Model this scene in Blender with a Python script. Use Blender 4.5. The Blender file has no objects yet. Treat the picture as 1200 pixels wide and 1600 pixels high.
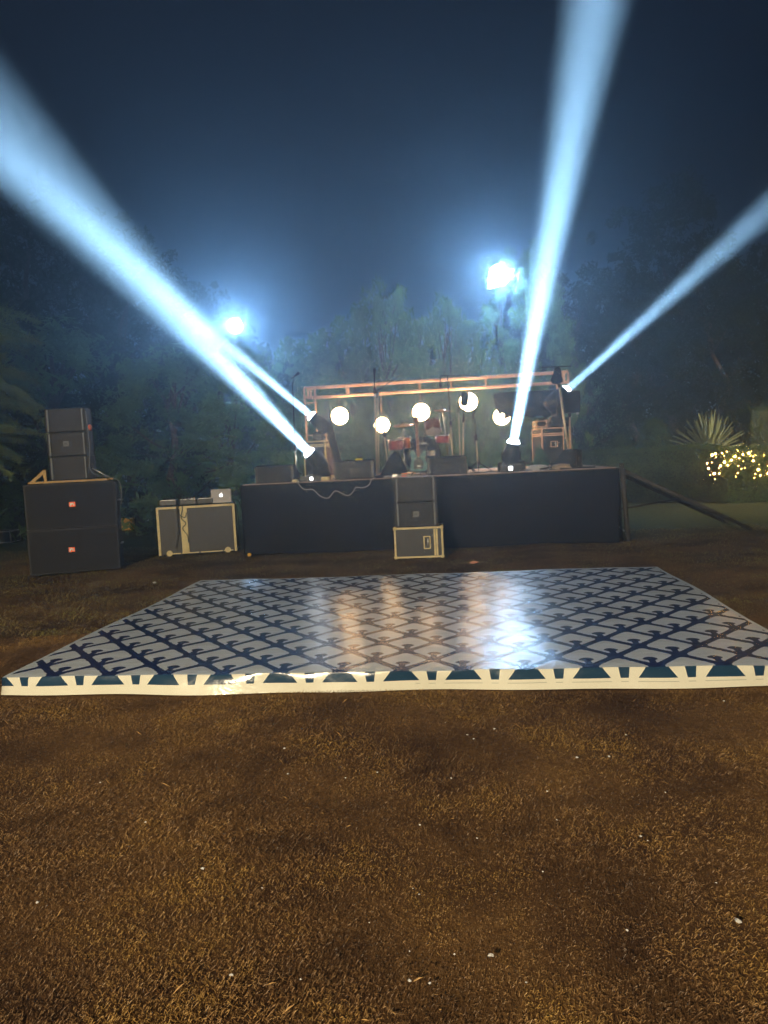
import bpy, bmesh, math, random
import numpy as np
from math import radians, sin, cos, pi, sqrt
from mathutils import Vector, Matrix, Quaternion

random.seed(7)
rng = np.random.default_rng(7)
SC = bpy.context.scene
COL = SC.collection

# ------------------------------------------------------------------ camera
CAM_H, F_PX = 1.45, 1110.0
_p, _r, _y = radians(4.28), radians(2.86), radians(6.45)
_F0 = Vector((-sin(_y), cos(_y), 0)); _R0 = Vector((cos(_y), sin(_y), 0))
CF = _F0 * cos(_p) - Vector((0, 0, 1)) * sin(_p)
_U0 = _R0.cross(CF)
CU = _U0 * cos(_r) + _R0 * sin(_r)
CR = _R0 * cos(_r) - _U0 * sin(_r)
CC = Vector((0, 0, CAM_H))
cd = bpy.data.cameras.new('camera'); cam = bpy.data.objects.new('camera', cd); COL.objects.link(cam)
cam.matrix_world = Matrix(((CR.x, CU.x, -CF.x, 0), (CR.y, CU.y, -CF.y, 0), (CR.z, CU.z, -CF.z, CAM_H), (0, 0, 0, 1)))
cd.sensor_fit = 'VERTICAL'; cd.sensor_height = 36.0; cd.lens = F_PX / 1600 * 36
cd.clip_start = 0.05; cd.clip_end = 2000
SC.camera = cam

def ray(px, py): return CF + CR * ((px - 600) / F_PX) + CU * ((800 - py) / F_PX)
def at(px, py, Y):                     # the point of the place seen at a picture position, at depth Y
    d = ray(px, py); return CC + d * (Y / d.y)
def atz(px, py, z=0.0):
    d = ray(px, py); return CC + d * ((z - CAM_H) / d.z)

# ------------------------------------------------------------------ world, exposure
W = bpy.data.worlds.new('World'); SC.world = W; W.use_nodes = True
nt = W.node_tree; nt.nodes.clear()
wo = nt.nodes.new('ShaderNodeOutputWorld'); bg = nt.nodes.new('ShaderNodeBackground')
sky = nt.nodes.new('ShaderNodeTexSky'); sky.sky_type = 'NISHITA'; sky.sun_disc = False
sky.sun_elevation = radians(-6); sky.sun_rotation = radians(150); sky.air_density = 1.2; sky.dust_density = 1.0
mx = nt.nodes.new('ShaderNodeMix'); mx.data_type = 'RGBA'; mx.inputs[0].default_value = 0.9
nt.links.new(sky.outputs[0], mx.inputs[6]); mx.inputs[7].default_value = (0.020, 0.050, 0.13, 1)
nt.links.new(mx.outputs[2], bg.inputs[0]); bg.inputs[1].default_value = 0.12
nt.links.new(bg.outputs[0], wo.inputs[0])
SC.view_settings.view_transform = 'Standard'; SC.view_settings.look = 'None'
SC.view_settings.exposure = 0.0; SC.view_settings.gamma = 1.0
SC.render.engine = 'CYCLES'
cy = SC.cycles
cy.use_denoising = True; cy.denoising_input_passes = 'RGB_ALBEDO'
cy.max_bounces = 5; cy.diffuse_bounces = 2; cy.glossy_bounces = 3; cy.transmission_bounces = 3
cy.volume_bounces = 0; cy.transparent_max_bounces = 8
cy.sample_clamp_indirect = 4.0; cy.sample_clamp_direct = 0.0
cy.use_light_tree = True; cy.caustics_reflective = False; cy.caustics_refractive = False

COOL = (0.58, 0.82, 1.0)
def lamp(name, kind, loc, power, color, radius=0.1, target=None, angle=None, blend=0.3, parent=None):
    d = bpy.data.lights.new(name, kind); d.energy = power; d.color = color; d.shadow_soft_size = radius
    o = bpy.data.objects.new(name, d); COL.objects.link(o); o.location = loc
    if target is not None: o.rotation_euler = (Vector(target) - Vector(loc)).to_track_quat('-Z', 'Y').to_euler()
    if angle: d.spot_size = radians(angle); d.spot_blend = blend
    if parent: o.parent = parent; o.location = Vector(loc) - parent.location
    return o
# the warm garden lamp on the near side of the lawn that lights the grass and the mat's front edge
lamp('garden_lamp_light', 'SPOT', (-3.8, -8.0, 4.6), 12500, (1.0, 0.80, 0.50), 0.25, (-1.6, 4.5, 0.0), 63, 0.6)
lamp('path_lamp_light', 'SPOT', (14.5, 9.5, 4.6), 13000, (1.0, 0.78, 0.48), 0.6, (7.2, 20.5, 0.9), 84, 0.8)

# ------------------------------------------------------------------ node helpers
class X:
    """a value in a node tree; arithmetic on it adds Math nodes"""
    def __init__(s, t, v): s.t, s.v = t, v
    def op(s, o, *a, clamp=False):
        n = s.t.nodes.new('ShaderNodeMath'); n.operation = o; n.use_clamp = clamp
        for i, q in enumerate((s,) + a):
            if isinstance(q, X): s.t.links.new(q.v, n.inputs[i])
            else: n.inputs[i].default_value = q
        return X(s.t, n.outputs[0])
    def __add__(s, o): return s.op('ADD', o)
    def __sub__(s, o): return s.op('SUBTRACT', o)
    def __mul__(s, o): return s.op('MULTIPLY', o)
    def __truediv__(s, o): return s.op('DIVIDE', o)
    def lt(s, o): return s.op('LESS_THAN', o)
    def gt(s, o): return s.op('GREATER_THAN', o)
    def mn(s, o): return s.op('MINIMUM', o)
    def mxx(s, o): return s.op('MAXIMUM', o)
    def abs(s): return s.op('ABSOLUTE')
    def frac0(s): return s - s.op('ROUND')
def rgb(c): return (c[0], c[1], c[2], 1)

def mat(name, col, rough=0.6, metal=0.0, var=0.25, vscale=8.0, bump=0.0, bscale=40.0, emit=None, estr=0.0, spec=0.5, col2=None, coords='Object'):
    m = bpy.data.materials.new(name); m.use_nodes = True; t = m.node_tree
    b = t.nodes['Principled BSDF']
    tc = t.nodes.new('ShaderNodeTexCoord')
    n = t.nodes.new('ShaderNodeTexNoise'); n.inputs['Scale'].default_value = vscale; n.inputs['Detail'].default_value = 5
    t.links.new(tc.outputs[coords], n.inputs['Vector'])
    r = t.nodes.new('ShaderNodeValToRGB')
    lo = tuple(c * (1 - var) for c in col); hi = tuple(min(1, c * (1 + var)) for c in (col2 or col))
    r.color_ramp.elements[0].position = 0.32; r.color_ramp.elements[1].position = 0.68
    r.color_ramp.elements[0].color = rgb(lo); r.color_ramp.elements[1].color = rgb(hi)
    t.links.new(n.outputs[0], r.inputs[0]); t.links.new(r.outputs[0], b.inputs['Base Color'])
    b.inputs['Metallic'].default_value = metal; b.inputs['Specular IOR Level'].default_value = spec
    rr = X(t, n.outputs[0]) * 0.25 + (rough - 0.12)
    t.links.new(rr.v, b.inputs['Roughness'])
    if bump:
        n2 = t.nodes.new('ShaderNodeTexNoise'); n2.inputs['Scale'].default_value = bscale; n2.inputs['Detail'].default_value = 3
        t.links.new(tc.outputs[coords], n2.inputs['Vector'])
        bp = t.nodes.new('ShaderNodeBump'); bp.inputs['Strength'].default_value = bump; bp.inputs['Distance'].default_value = 0.01
        t.links.new(n2.outputs[0], bp.inputs['Height']); t.links.new(bp.outputs[0], b.inputs['Normal'])
    if emit:
        b.inputs['Emission Color'].default_value = rgb(emit); b.inputs['Emission Strength'].default_value = estr
    return m

M = {}
M['black_box'] = mat('textured_black_paint', (0.012, 0.0125, 0.015), 0.62, bump=0.35, bscale=220)
M['grille'] = mat('black_grille', (0.011, 0.011, 0.013), 0.5, metal=0.3, bump=0.6, bscale=420)
M['speaker_face'] = mat('dark_grey_grille', (0.028, 0.028, 0.030), 0.55, bump=0.5, bscale=420)
M['black_plastic'] = mat('black_plastic', (0.018, 0.018, 0.021), 0.4)
M['dark_cloth'] = mat('dark_cloth', (0.02, 0.021, 0.028), 0.9, bump=0.5, bscale=60, spec=0.2)
M['skirt'] = mat('black_stage_cloth', (0.008, 0.009, 0.014), 0.85, var=0.35, vscale=2.2, bump=0.4, bscale=300, spec=0.25)
M['deck'] = mat('worn_tan_boards', (0.36, 0.27, 0.19), 0.7, var=0.35, vscale=5)
M['cream_trim'] = mat('cream_trim', (0.62, 0.52, 0.27), 0.5, var=0.15)
M['alu'] = mat('aluminium', (0.55, 0.55, 0.56), 0.38, metal=0.7, var=0.15)
M['panel'] = mat('black_ply_panel', (0.033, 0.033, 0.036), 0.5, var=0.2, bump=0.2, bscale=150)
M['lit_ply'] = mat('warm_lit_ply', (0.07, 0.035, 0.05), 0.5, var=0.25)  # purple cast of warm light on the ply, put into its colour
M['truss'] = mat('warm_lit_steel', (0.62, 0.38, 0.24), 0.5, var=0.25, vscale=6)  # pale steel with the warm light of the globes put into its colour
M['chrome'] = mat('chrome', (0.7, 0.68, 0.64), 0.24, metal=0.9, var=0.1)
M['gold_pipe'] = mat('brassy_pipe', (0.62, 0.52, 0.36), 0.35, metal=0.5, var=0.15)
M['black_metal'] = mat('black_metal', (0.02, 0.02, 0.024), 0.4, metal=0.4)
M['red_shell'] = mat('red_drum_lacquer', (0.38, 0.045, 0.03), 0.3, var=0.3, vscale=4)
M['orange_shell'] = mat('orange_drum_lacquer', (0.72, 0.19, 0.04), 0.3)
M['brown_shell'] = mat('maroon_drum_lacquer', (0.20, 0.045, 0.035), 0.3)
M['drum_skin'] = mat('drum_skin', (0.55, 0.47, 0.42), 0.5, var=0.1)
M['bass_skin'] = mat('dark_drum_skin', (0.035, 0.035, 0.06), 0.45)
M['cymbal'] = mat('bronze_cymbal', (0.70, 0.34, 0.12), 0.3, metal=0.6, var=0.15)
M['teal'] = mat('teal_lacquer', (0.07, 0.20, 0.22), 0.3, var=0.15)
M['neck'] = mat('maple_neck', (0.26, 0.10, 0.06), 0.45)
M['pick'] = mat('dark_pickguard', (0.03, 0.04, 0.06), 0.3)
M['orange_logo'] = mat('orange_badge', (0.95, 0.13, 0.03), 0.5, var=0.05)
M['white_mark'] = mat('white_print', (0.80, 0.80, 0.78), 0.5, var=0.05)
M['grey_mark'] = mat('grey_print', (0.15, 0.16, 0.17), 0.5, var=0.1)
M['yellow_wood'] = mat('yellow_paint', (0.36, 0.23, 0.08), 0.6, var=0.25)
M['yellow'] = mat('yellow_plastic', (0.75, 0.42, 0.03), 0.5, var=0.2)
M['yellow_tag'] = mat('yellow_tape', (0.80, 0.70, 0.05), 0.5, var=0.05)
M['orange_strap'] = mat('orange_plastic', (0.62, 0.13, 0.05), 0.5, var=0.1)
M['laptop'] = mat('grey_laptop_shell', (0.22, 0.21, 0.22), 0.4, metal=0.5, var=0.08)
M['cable_black'] = mat('black_cable', (0.02, 0.02, 0.022), 0.5)
M['cable_white'] = mat('white_cable', (0.5, 0.5, 0.5), 0.5, var=0.1)
M['paper'] = mat('white_paper', (0.52, 0.52, 0.53), 0.8, var=0.12)
M['litter_pink'] = mat('dry_leaf', (0.5, 0.24, 0.16), 0.8, var=0.2)
M['ramp_wood'] = mat('weathered_wood', (0.055, 0.05, 0.04), 0.75, var=0.4, vscale=12, bump=0.5, bscale=50)
M['pole_steel'] = mat('dull_pole_paint', (0.035, 0.037, 0.04), 0.7, metal=0.0, var=0.2)
M['bark'] = mat('bark', (0.10, 0.075, 0.055), 0.9, var=0.4, vscale=14, bump=0.8, bscale=30)
M['kerb'] = mat('white_kerb_paint', (0.6, 0.6, 0.58), 0.8, var=0.3, vscale=4)
M['led_white'] = mat('white_led', (0.8, 0.8, 0.8), 0.4, emit=(0.9, 0.95, 1.0), estr=9, var=0.02)
M['logo_glow'] = mat('lit_logo', (0.8, 0.8, 0.8), 0.4, emit=(1, 1, 1), estr=2.2, var=0.02)
M['globe'] = mat('lit_globe', (0.9, 0.85, 0.75), 0.5, emit=(1.0, 0.64, 0.32), estr=46, var=0.02)
M['fairy'] = mat('fairy_bulb', (0.9, 0.8, 0.6), 0.4, emit=(1.0, 0.50, 0.10), estr=150, var=0.02)
M['lens'] = mat('beam_lens', (0.9, 0.9, 0.9), 0.2, emit=(0.85, 0.94, 1.0), estr=40, var=0.02)
M['flood'] = mat('flood_glass', (0.9, 0.9, 0.9), 0.2, emit=(0.85, 0.93, 1.0), estr=22, var=0.02)

def leaf_mat(name, c1, c2, trans=0.35):
    m = bpy.data.materials.new(name); m.use_nodes = True; t = m.node_tree; t.nodes.clear()
    o = t.nodes.new('ShaderNodeOutputMaterial'); tc = t.nodes.new('ShaderNodeTexCoord')
    n = t.nodes.new('ShaderNodeTexNoise'); n.inputs['Scale'].default_value = 2.3; n.inputs['Detail'].default_value = 6
    t.links.new(tc.outputs['Object'], n.inputs['Vector'])
    r = t.nodes.new('ShaderNodeValToRGB'); r.color_ramp.elements[0].position = 0.3; r.color_ramp.elements[1].position = 0.7
    r.color_ramp.elements[0].color = rgb(c1); r.color_ramp.elements[1].color = rgb(c2)
    t.links.new(n.outputs[0], r.inputs[0])
    p = t.nodes.new('ShaderNodeBsdfPrincipled'); p.inputs['Roughness'].default_value = 0.5; p.inputs['Specular IOR Level'].default_value = 0.35
    tr = t.nodes.new('ShaderNodeBsdfTranslucent'); mx = t.nodes.new('ShaderNodeMixShader'); mx.inputs[0].default_value = trans
    t.links.new(r.outputs[0], p.inputs['Base Color']); t.links.new(r.outputs[0], tr.inputs[0])
    t.links.new(p.outputs[0], mx.inputs[1]); t.links.new(tr.outputs[0], mx.inputs[2]); t.links.new(mx.outputs[0], o.inputs[0])
    return m
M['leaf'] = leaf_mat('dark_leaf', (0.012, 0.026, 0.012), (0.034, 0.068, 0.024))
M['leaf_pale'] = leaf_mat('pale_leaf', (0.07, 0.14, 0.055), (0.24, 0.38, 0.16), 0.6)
M['needle'] = leaf_mat('needle_leaf', (0.14, 0.19, 0.06), (0.28, 0.34, 0.12))
M['hedge'] = leaf_mat('hedge_leaf', (0.04, 0.075, 0.025), (0.09, 0.15, 0.045))
M['agave'] = leaf_mat('agave_leaf', (0.20, 0.25, 0.14), (0.36, 0.41, 0.24), 0.15)
M['grass'] = leaf_mat('dry_grass_blade', (0.145, 0.070, 0.024), (0.34, 0.185, 0.060), 0.2)
def grass_mat(name='dry_grass_blade', hi=(1.42, 1.40, 0.95), a=(0.17, 0.092, 0.038), b=(0.33, 0.215, 0.095)):
    m = leaf_mat(name, a, b, 0.25); t = m.node_tree
    rp_ = [n for n in t.nodes if n.type == 'VALTORGB'][0]; nz_ = [n for n in t.nodes if n.type == 'TEX_NOISE'][0]; nz_.inputs['Scale'].default_value = 45
    n2 = t.nodes.new('ShaderNodeTexNoise'); n2.inputs['Scale'].default_value = 1.6; n2.inputs['Detail'].default_value = 5; n2.inputs['Roughness'].default_value = 0.65
    t.links.new([n for n in t.nodes if n.type == 'TEX_COORD'][0].outputs['Object'], n2.inputs['Vector'])
    r2 = t.nodes.new('ShaderNodeValToRGB'); e = r2.color_ramp.elements; e[0].position = 0.39; e[0].color = rgb((0.34, 0.31, 0.38)); e[1].position = 0.62; e[1].color = rgb(hi); q = e.new(0.5); q.color = rgb((0.95, 0.90, 0.9))
    t.links.new(n2.outputs[0], r2.inputs[0]); mu = t.nodes.new('ShaderNodeMix'); mu.data_type = 'RGBA'; mu.blend_type = 'MULTIPLY'; mu.inputs[0].default_value = 1
    t.links.new(rp_.outputs[0], mu.inputs[6]); t.links.new(r2.outputs[0], mu.inputs[7])
    for n in t.nodes:
        if n.type == 'BSDF_PRINCIPLED': t.links.new(mu.outputs[2], n.inputs['Base Color'])
        if n.type == 'BSDF_TRANSLUCENT': t.links.new(mu.outputs[2], n.inputs[0])
    return m
M['grass'] = grass_mat()
M['grass_olive'] = grass_mat('olive_grass_blade', (1.0, 1.2, 0.8), (0.14, 0.098, 0.042), (0.33, 0.27, 0.12))
M['straw'] = leaf_mat('straw_blade', (0.28, 0.16, 0.06), (0.48, 0.30, 0.12), 0.2)

# ------------------------------------------------------------------ mesh helpers
def frame_of(d):
    d = Vector(d).normalized(); a = Vector((0, 0, 1)) if abs(d.z) < 0.95 else Vector((1, 0, 0))
    x = d.cross(a).normalized(); return x, d.cross(x).normalized()
class MB:
    def __init__(s): s.v = []; s.f = []; s.sm = []
    def add(s, vs, fs, smooth=False):
        k = len(s.v); s.v += [tuple(v) for v in vs]; s.f += [tuple(i + k for i in f) for f in fs]; s.sm += [smooth] * len(fs); return s
    def box(s, c, size, rot=None, bevel=0.0):
        c = Vector(c); R = rot if isinstance(rot, Matrix) else (Matrix.Rotation(rot, 3, 'Z') if rot else Matrix.Identity(3))
        bm = bmesh.new(); bmesh.ops.create_cube(bm, size=1.0)
        for v in bm.verts: v.co = Vector((v.co.x * size[0], v.co.y * size[1], v.co.z * size[2]))
        if bevel > 0: bmesh.ops.bevel(bm, geom=bm.edges[:], offset=min(bevel, min(size) * 0.45), segments=2, affect='EDGES', profile=0.7)
        bm.verts.index_update()
        s.add([c + R @ v.co for v in bm.verts], [[v.index for v in f.verts] for f in bm.faces]); bm.free(); return s
    def tube(s, pts, r, n=8, caps=True, closed=False):
        pts = [Vector(p) for p in pts]; k = len(s.v); m = len(pts)
        rad = r if isinstance(r, (list, tuple)) else [r] * m
        x = None
        for i, p in enumerate(pts):
            d = (pts[min(i + 1, m - 1)] - pts[max(i - 1, 0)])
            if d.length < 1e-9: d = Vector((0, 0, 1))
            d.normalize()
            if x is None: x, y = frame_of(d)
            else:
                x = (x - d * x.dot(d)); x = x.normalized() if x.length > 1e-6 else frame_of(d)[0]; y = d.cross(x)
            for j in range(n):
                a = 2 * pi * j / n; s.v.append(tuple(p + (x * cos(a) + y * sin(a)) * rad[i]))
        for i in range(m - 1):
            for j in range(n):
                s.f.append((k + i * n + j, k + i * n + (j + 1) % n, k + (i + 1) * n + (j + 1) % n, k + (i + 1) * n + j)); s.sm.append(True)
        if caps:
            s.f.append(tuple(k + j for j in reversed(range(n)))); s.sm.append(False)
            s.f.append(tuple(k + (m - 1) * n + j for j in range(n))); s.sm.append(False)
        return s
    def lathe(s, c, axis, prof, n=24):          # prof: (distance along axis, radius)
        c = Vector(c); axis = Vector(axis).normalized(); x, y = frame_of(axis); k = len(s.v); m = len(prof)
        for h, r in prof:
            for j in range(n):
                a = 2 * pi * j / n; s.v.append(tuple(c + axis * h + (x * cos(a) + y * sin(a)) * max(r, 1e-4)))
        for i in range(m - 1):
            for j in range(n):
                s.f.append((k + i * n + j, k + i * n + (j + 1) % n, k + (i + 1) * n + (j + 1) % n, k + (i + 1) * n + j)); s.sm.append(True)
        s.f.append(tuple(k + j for j in reversed(range(n)))); s.sm.append(False)
        s.f.append(tuple(k + (m - 1) * n + j for j in range(n))); s.sm.append(False)
        return s
    def sphere(s, c, r, n=24, m=14, sq=(1, 1, 1)):
        pr = []
        for i in range(m + 1):
            a = pi * i / m; pr.append((-cos(a) * r * sq[2], sin(a) * r))
        return s.lathe(c, (0, 0, 1), pr, n)
    def prism(s, poly, o, ux, uy, depth):       # 2-D outline in the plane (ux, uy) at o, extruded by the vector depth
        o, ux, uy, depth = Vector(o), Vector(ux), Vector(uy), Vector(depth); n = len(poly)
        a = [o + ux * p[0] + uy * p[1] for p in poly]; b = [q + depth for q in a]
        return s.add(a + b, [tuple(reversed(range(n))), tuple(range(n, 2 * n))] + [(i, (i + 1) % n, n + (i + 1) % n, n + i) for i in range(n)])
    def build(s, name, m, parent=None, loc=None):
        me = bpy.data.meshes.new(name); me.from_pydata(s.v, [], s.f); me.update()
        me.polygons.foreach_set('use_smooth', s.sm)
        bm = bmesh.new(); bm.from_mesh(me); bmesh.ops.recalc_face_normals(bm, faces=bm.faces); bm.to_mesh(me); bm.free()
        me.materials.append(m)
        o = bpy.data.objects.new(name, me); COL.objects.link(o)
        if loc is not None: o.location = loc
        if parent: o.parent = parent
        return o
def quads(name, V, m, parent=None, n=4, loc=None):    # V: (k*n, 3) array, k loose faces of n corners
    k = len(V) // n; me = bpy.data.meshes.new(name)
    me.vertices.add(len(V)); me.vertices.foreach_set('co', np.asarray(V, dtype=np.float32).ravel())
    me.loops.add(len(V)); me.loops.foreach_set('vertex_index', np.arange(len(V), dtype=np.int32))
    me.polygons.add(k); me.polygons.foreach_set('loop_start', np.arange(0, len(V), n, dtype=np.int32))
    me.polygons.foreach_set('loop_total', np.full(k, n, dtype=np.int32)); me.update(calc_edges=True); me.validate()
    me.materials.append(m); o = bpy.data.objects.new(name, me); COL.objects.link(o)
    if parent: o.parent = parent
    if loc is not None: o.location = loc
    return o
def tag(o, label=None, cat=None, group=None, kind=None):
    if label: o['label'] = label
    if cat: o['category'] = cat
    if group: o['group'] = group
    if kind: o['kind'] = kind
    return o
def thing(name, label, cat, loc=(0, 0, 0), rz=0.0, group=None):
    o = bpy.data.objects.new(name, None); COL.objects.link(o); o.location = loc; o.rotation_euler = (0, 0, rz)
    o.empty_display_size = 0.1
    return tag(o, label, cat, group)
def text(name, body, size, m, parent, loc, rot, extrude=0.001, bold=0.0):
    c = bpy.data.curves.new(name, 'FONT'); c.body = body; c.size = size; c.extrude = extrude; c.offset = bold
    c.align_x = 'CENTER'; c.align_y = 'CENTER'
    t = bpy.data.objects.new('tmp', c); COL.objects.link(t)
    dg = bpy.context.evaluated_depsgraph_get(); me = bpy.data.meshes.new_from_object(t.evaluated_get(dg))
    bpy.data.objects.remove(t); bpy.data.curves.remove(c)
    me.name = name; me.materials.clear(); me.materials.append(m)
    o = bpy.data.objects.new(name, me); COL.objects.link(o); o.parent = parent; o.location = loc; o.rotation_euler = rot
    return o
def smooth_path(pts, n=6):
    pts = [Vector(p) for p in pts]; out = []
    for i in range(len(pts) - 1):
        p0, p1, p2, p3 = pts[max(i - 1, 0)], pts[i], pts[i + 1], pts[min(i + 2, len(pts) - 1)]
        for k in range(n):
            t = k / n
            out.append(0.5 * ((2 * p1) + (p2 - p0) * t + (2 * p0 - 5 * p1 + 4 * p2 - p3) * t * t + (3 * p1 - p0 - 3 * p2 + p3) * t ** 3))
    return out + [pts[-1]]

# ------------------------------------------------------------------ ground
def ground_mat():
    m = bpy.data.materials.new('lawn_soil'); m.use_nodes = True; t = m.node_tree; b = t.nodes['Principled BSDF']
    g = t.nodes.new('ShaderNodeNewGeometry'); P = g.outputs['Position']
    def noise(sc, det=6, rough=0.6):
        n = t.nodes.new('ShaderNodeTexNoise'); n.inputs['Scale'].default_value = sc; n.inputs['Detail'].default_value = det
        n.inputs['Roughness'].default_value = rough; t.links.new(P, n.inputs['Vector']); return n.outputs[0]
    def ramp(src, *el):
        r = t.nodes.new('ShaderNodeValToRGB'); e = r.color_ramp.elements
        e[0].position, e[0].color = el[0][0], rgb(el[0][1]); e[1].position, e[1].color = el[1][0], rgb(el[1][1])
        for p, c in el[2:]: q = e.new(p); q.color = rgb(c)
        t.links.new(src, r.inputs[0]); return r.outputs[0]
    fine = ramp(noise(38, 8, 0.75), (0.30, (0.11, 0.055, 0.025)), (0.72, (0.26, 0.15, 0.068)))
    patch = ramp(noise(0.9, 5, 0.6), (0.38, (0.42, 0.38, 0.42)), (0.62, (1.15, 1.12, 0.92)))
    mu = t.nodes.new('ShaderNodeMix'); mu.data_type = 'RGBA'; mu.blend_type = 'MULTIPLY'; mu.inputs[0].default_value = 1
    t.links.new(fine, mu.inputs[6]); t.links.new(patch, mu.inputs[7])
    sep = t.nodes.new('ShaderNodeSeparateXYZ'); t.links.new(P, sep.inputs[0])
    far = (X(t, sep.outputs[1]) + X(t, noise(0.35)) * 4 - 13.0).op('MULTIPLY', 0.5, clamp=True)
    green = ramp(noise(12, 8, 0.7), (0.3, (0.030, 0.040, 0.018)), (0.7, (0.085, 0.105, 0.045)))
    m2 = t.nodes.new('ShaderNodeMix'); m2.data_type = 'RGBA'
    t.links.new(far.v, m2.inputs[0]); t.links.new(mu.outputs[2], m2.inputs[6]); t.links.new(green, m2.inputs[7])
    t.links.new(m2.outputs[2], b.inputs['Base Color']); b.inputs['Roughness'].default_value = 0.95; b.inputs['Specular IOR Level'].default_value = 0.1
    bp = t.nodes.new('ShaderNodeBump'); bp.inputs['Strength'].default_value = 0.9; bp.inputs['Distance'].default_value = 0.03
    t.links.new(noise(70, 6, 0.8), bp.inputs['Height']); t.links.new(bp.outputs[0], b.inputs['Normal'])
    return m
G = MB()
xs = np.concatenate([np.linspace(-75, -9, 12), np.linspace(-8, 8, 60), np.linspace(9, 75, 12)])
ys = np.concatenate([np.linspace(-20, -1, 6), np.linspace(0, 13, 60), np.linspace(14, 95, 16)])
def gz(x, y):
    return 0.018 * sin(1.7 * x + 0.6 * y) * cos(1.3 * y - 0.5 * x) - 0.012
G.add([(x, y, gz(x, y) - 0.004 if (-3.4 > x or x > 2.4 or y < 4.2 or y > 8.4) else -0.03) for y in ys for x in xs],
      [(j * len(xs) + i, j * len(xs) + i + 1, (j + 1) * len(xs) + i + 1, (j + 1) * len(xs) + i) for j in range(len(ys) - 1) for i in range(len(xs) - 1)], True)
tag(G.build('ground', ground_mat()), kind='structure')

def blades(name, N, region, hmin, hmax, wid, m, lean=0.9, label=None):
    x, y = region(N); n = len(x)
    keep = ~((x > -3.16) & (x < 2.14) & (y > 4.33) & (y < 8.2)); x, y = x[keep], y[keep]; n = len(x)
    z = 0.018 * np.sin(1.7 * x + 0.6 * y) * np.cos(1.3 * y - 0.5 * x) - 0.016
    # patchy height: thin bare spots and longer tufts
    pch = 0.5 + 0.5 * np.sin(x * 2.3 + np.sin(y * 1.9) * 2) * np.cos(y * 2.9 + np.sin(x * 1.3) * 2)
    h = (hmin + (hmax - hmin) * rng.random(n) ** 1.6) * (0.55 + 0.7 * pch)
    a = rng.random(n) * 2 * pi; l = lean * (0.4 + 0.9 * rng.random(n)); w = wid * (0.6 + 0.8 * rng.random(n))
    dx, dy = np.cos(a), np.sin(a); b = a + rng.normal(0, 0.8, n) + pi / 2
    wx, wy = np.cos(b) * w, np.sin(b) * w
    sx, sy = dx * np.sin(l) * h, dy * np.sin(l) * h; sz = np.cos(np.minimum(l, 1.5)) * h
    V = np.empty((n, 4, 3))
    V[:, 0] = np.stack([x - wx, y - wy, z], 1); V[:, 1] = np.stack([x + wx, y + wy, z], 1)
    V[:, 2] = np.stack([x + sx * 0.55 + wx * .8, y + sy * 0.55 + wy * .8, z + sz * 0.72 + .001], 1); V[:, 3] = np.stack([x + sx, y + sy, z + sz], 1)
    return tag(quads(name, V.reshape(-1, 3), m), kind='stuff', label=label, cat='grass')
def fan(y0, y1, pw):
    def f(N):
        y = y0 + (y1 - y0) * rng.random(N) ** pw
        x = -0.113 * y + (rng.random(N) - 0.5) * (1.25 * y + 1.2); return x, y
    return f
blades('dry_grass', 430000, fan(1.4, 6.0, 1.25), 0.006, 0.020, 0.0007, M['grass'], 0.95, 'short dry brown grass covering the lawn')
blades('far_grass', 90000, fan(6.0, 13.0, 1.0), 0.015, 0.045, 0.0028, M['grass_olive'], 1.0, 'short brown grass around the mat and the stage')
blades('straw', 1200, fan(1.5, 7.0, 1.2), 0.015, 0.05, 0.0007, M['straw'], 1.75, 'loose pale straw lying on the brown grass')

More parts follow.
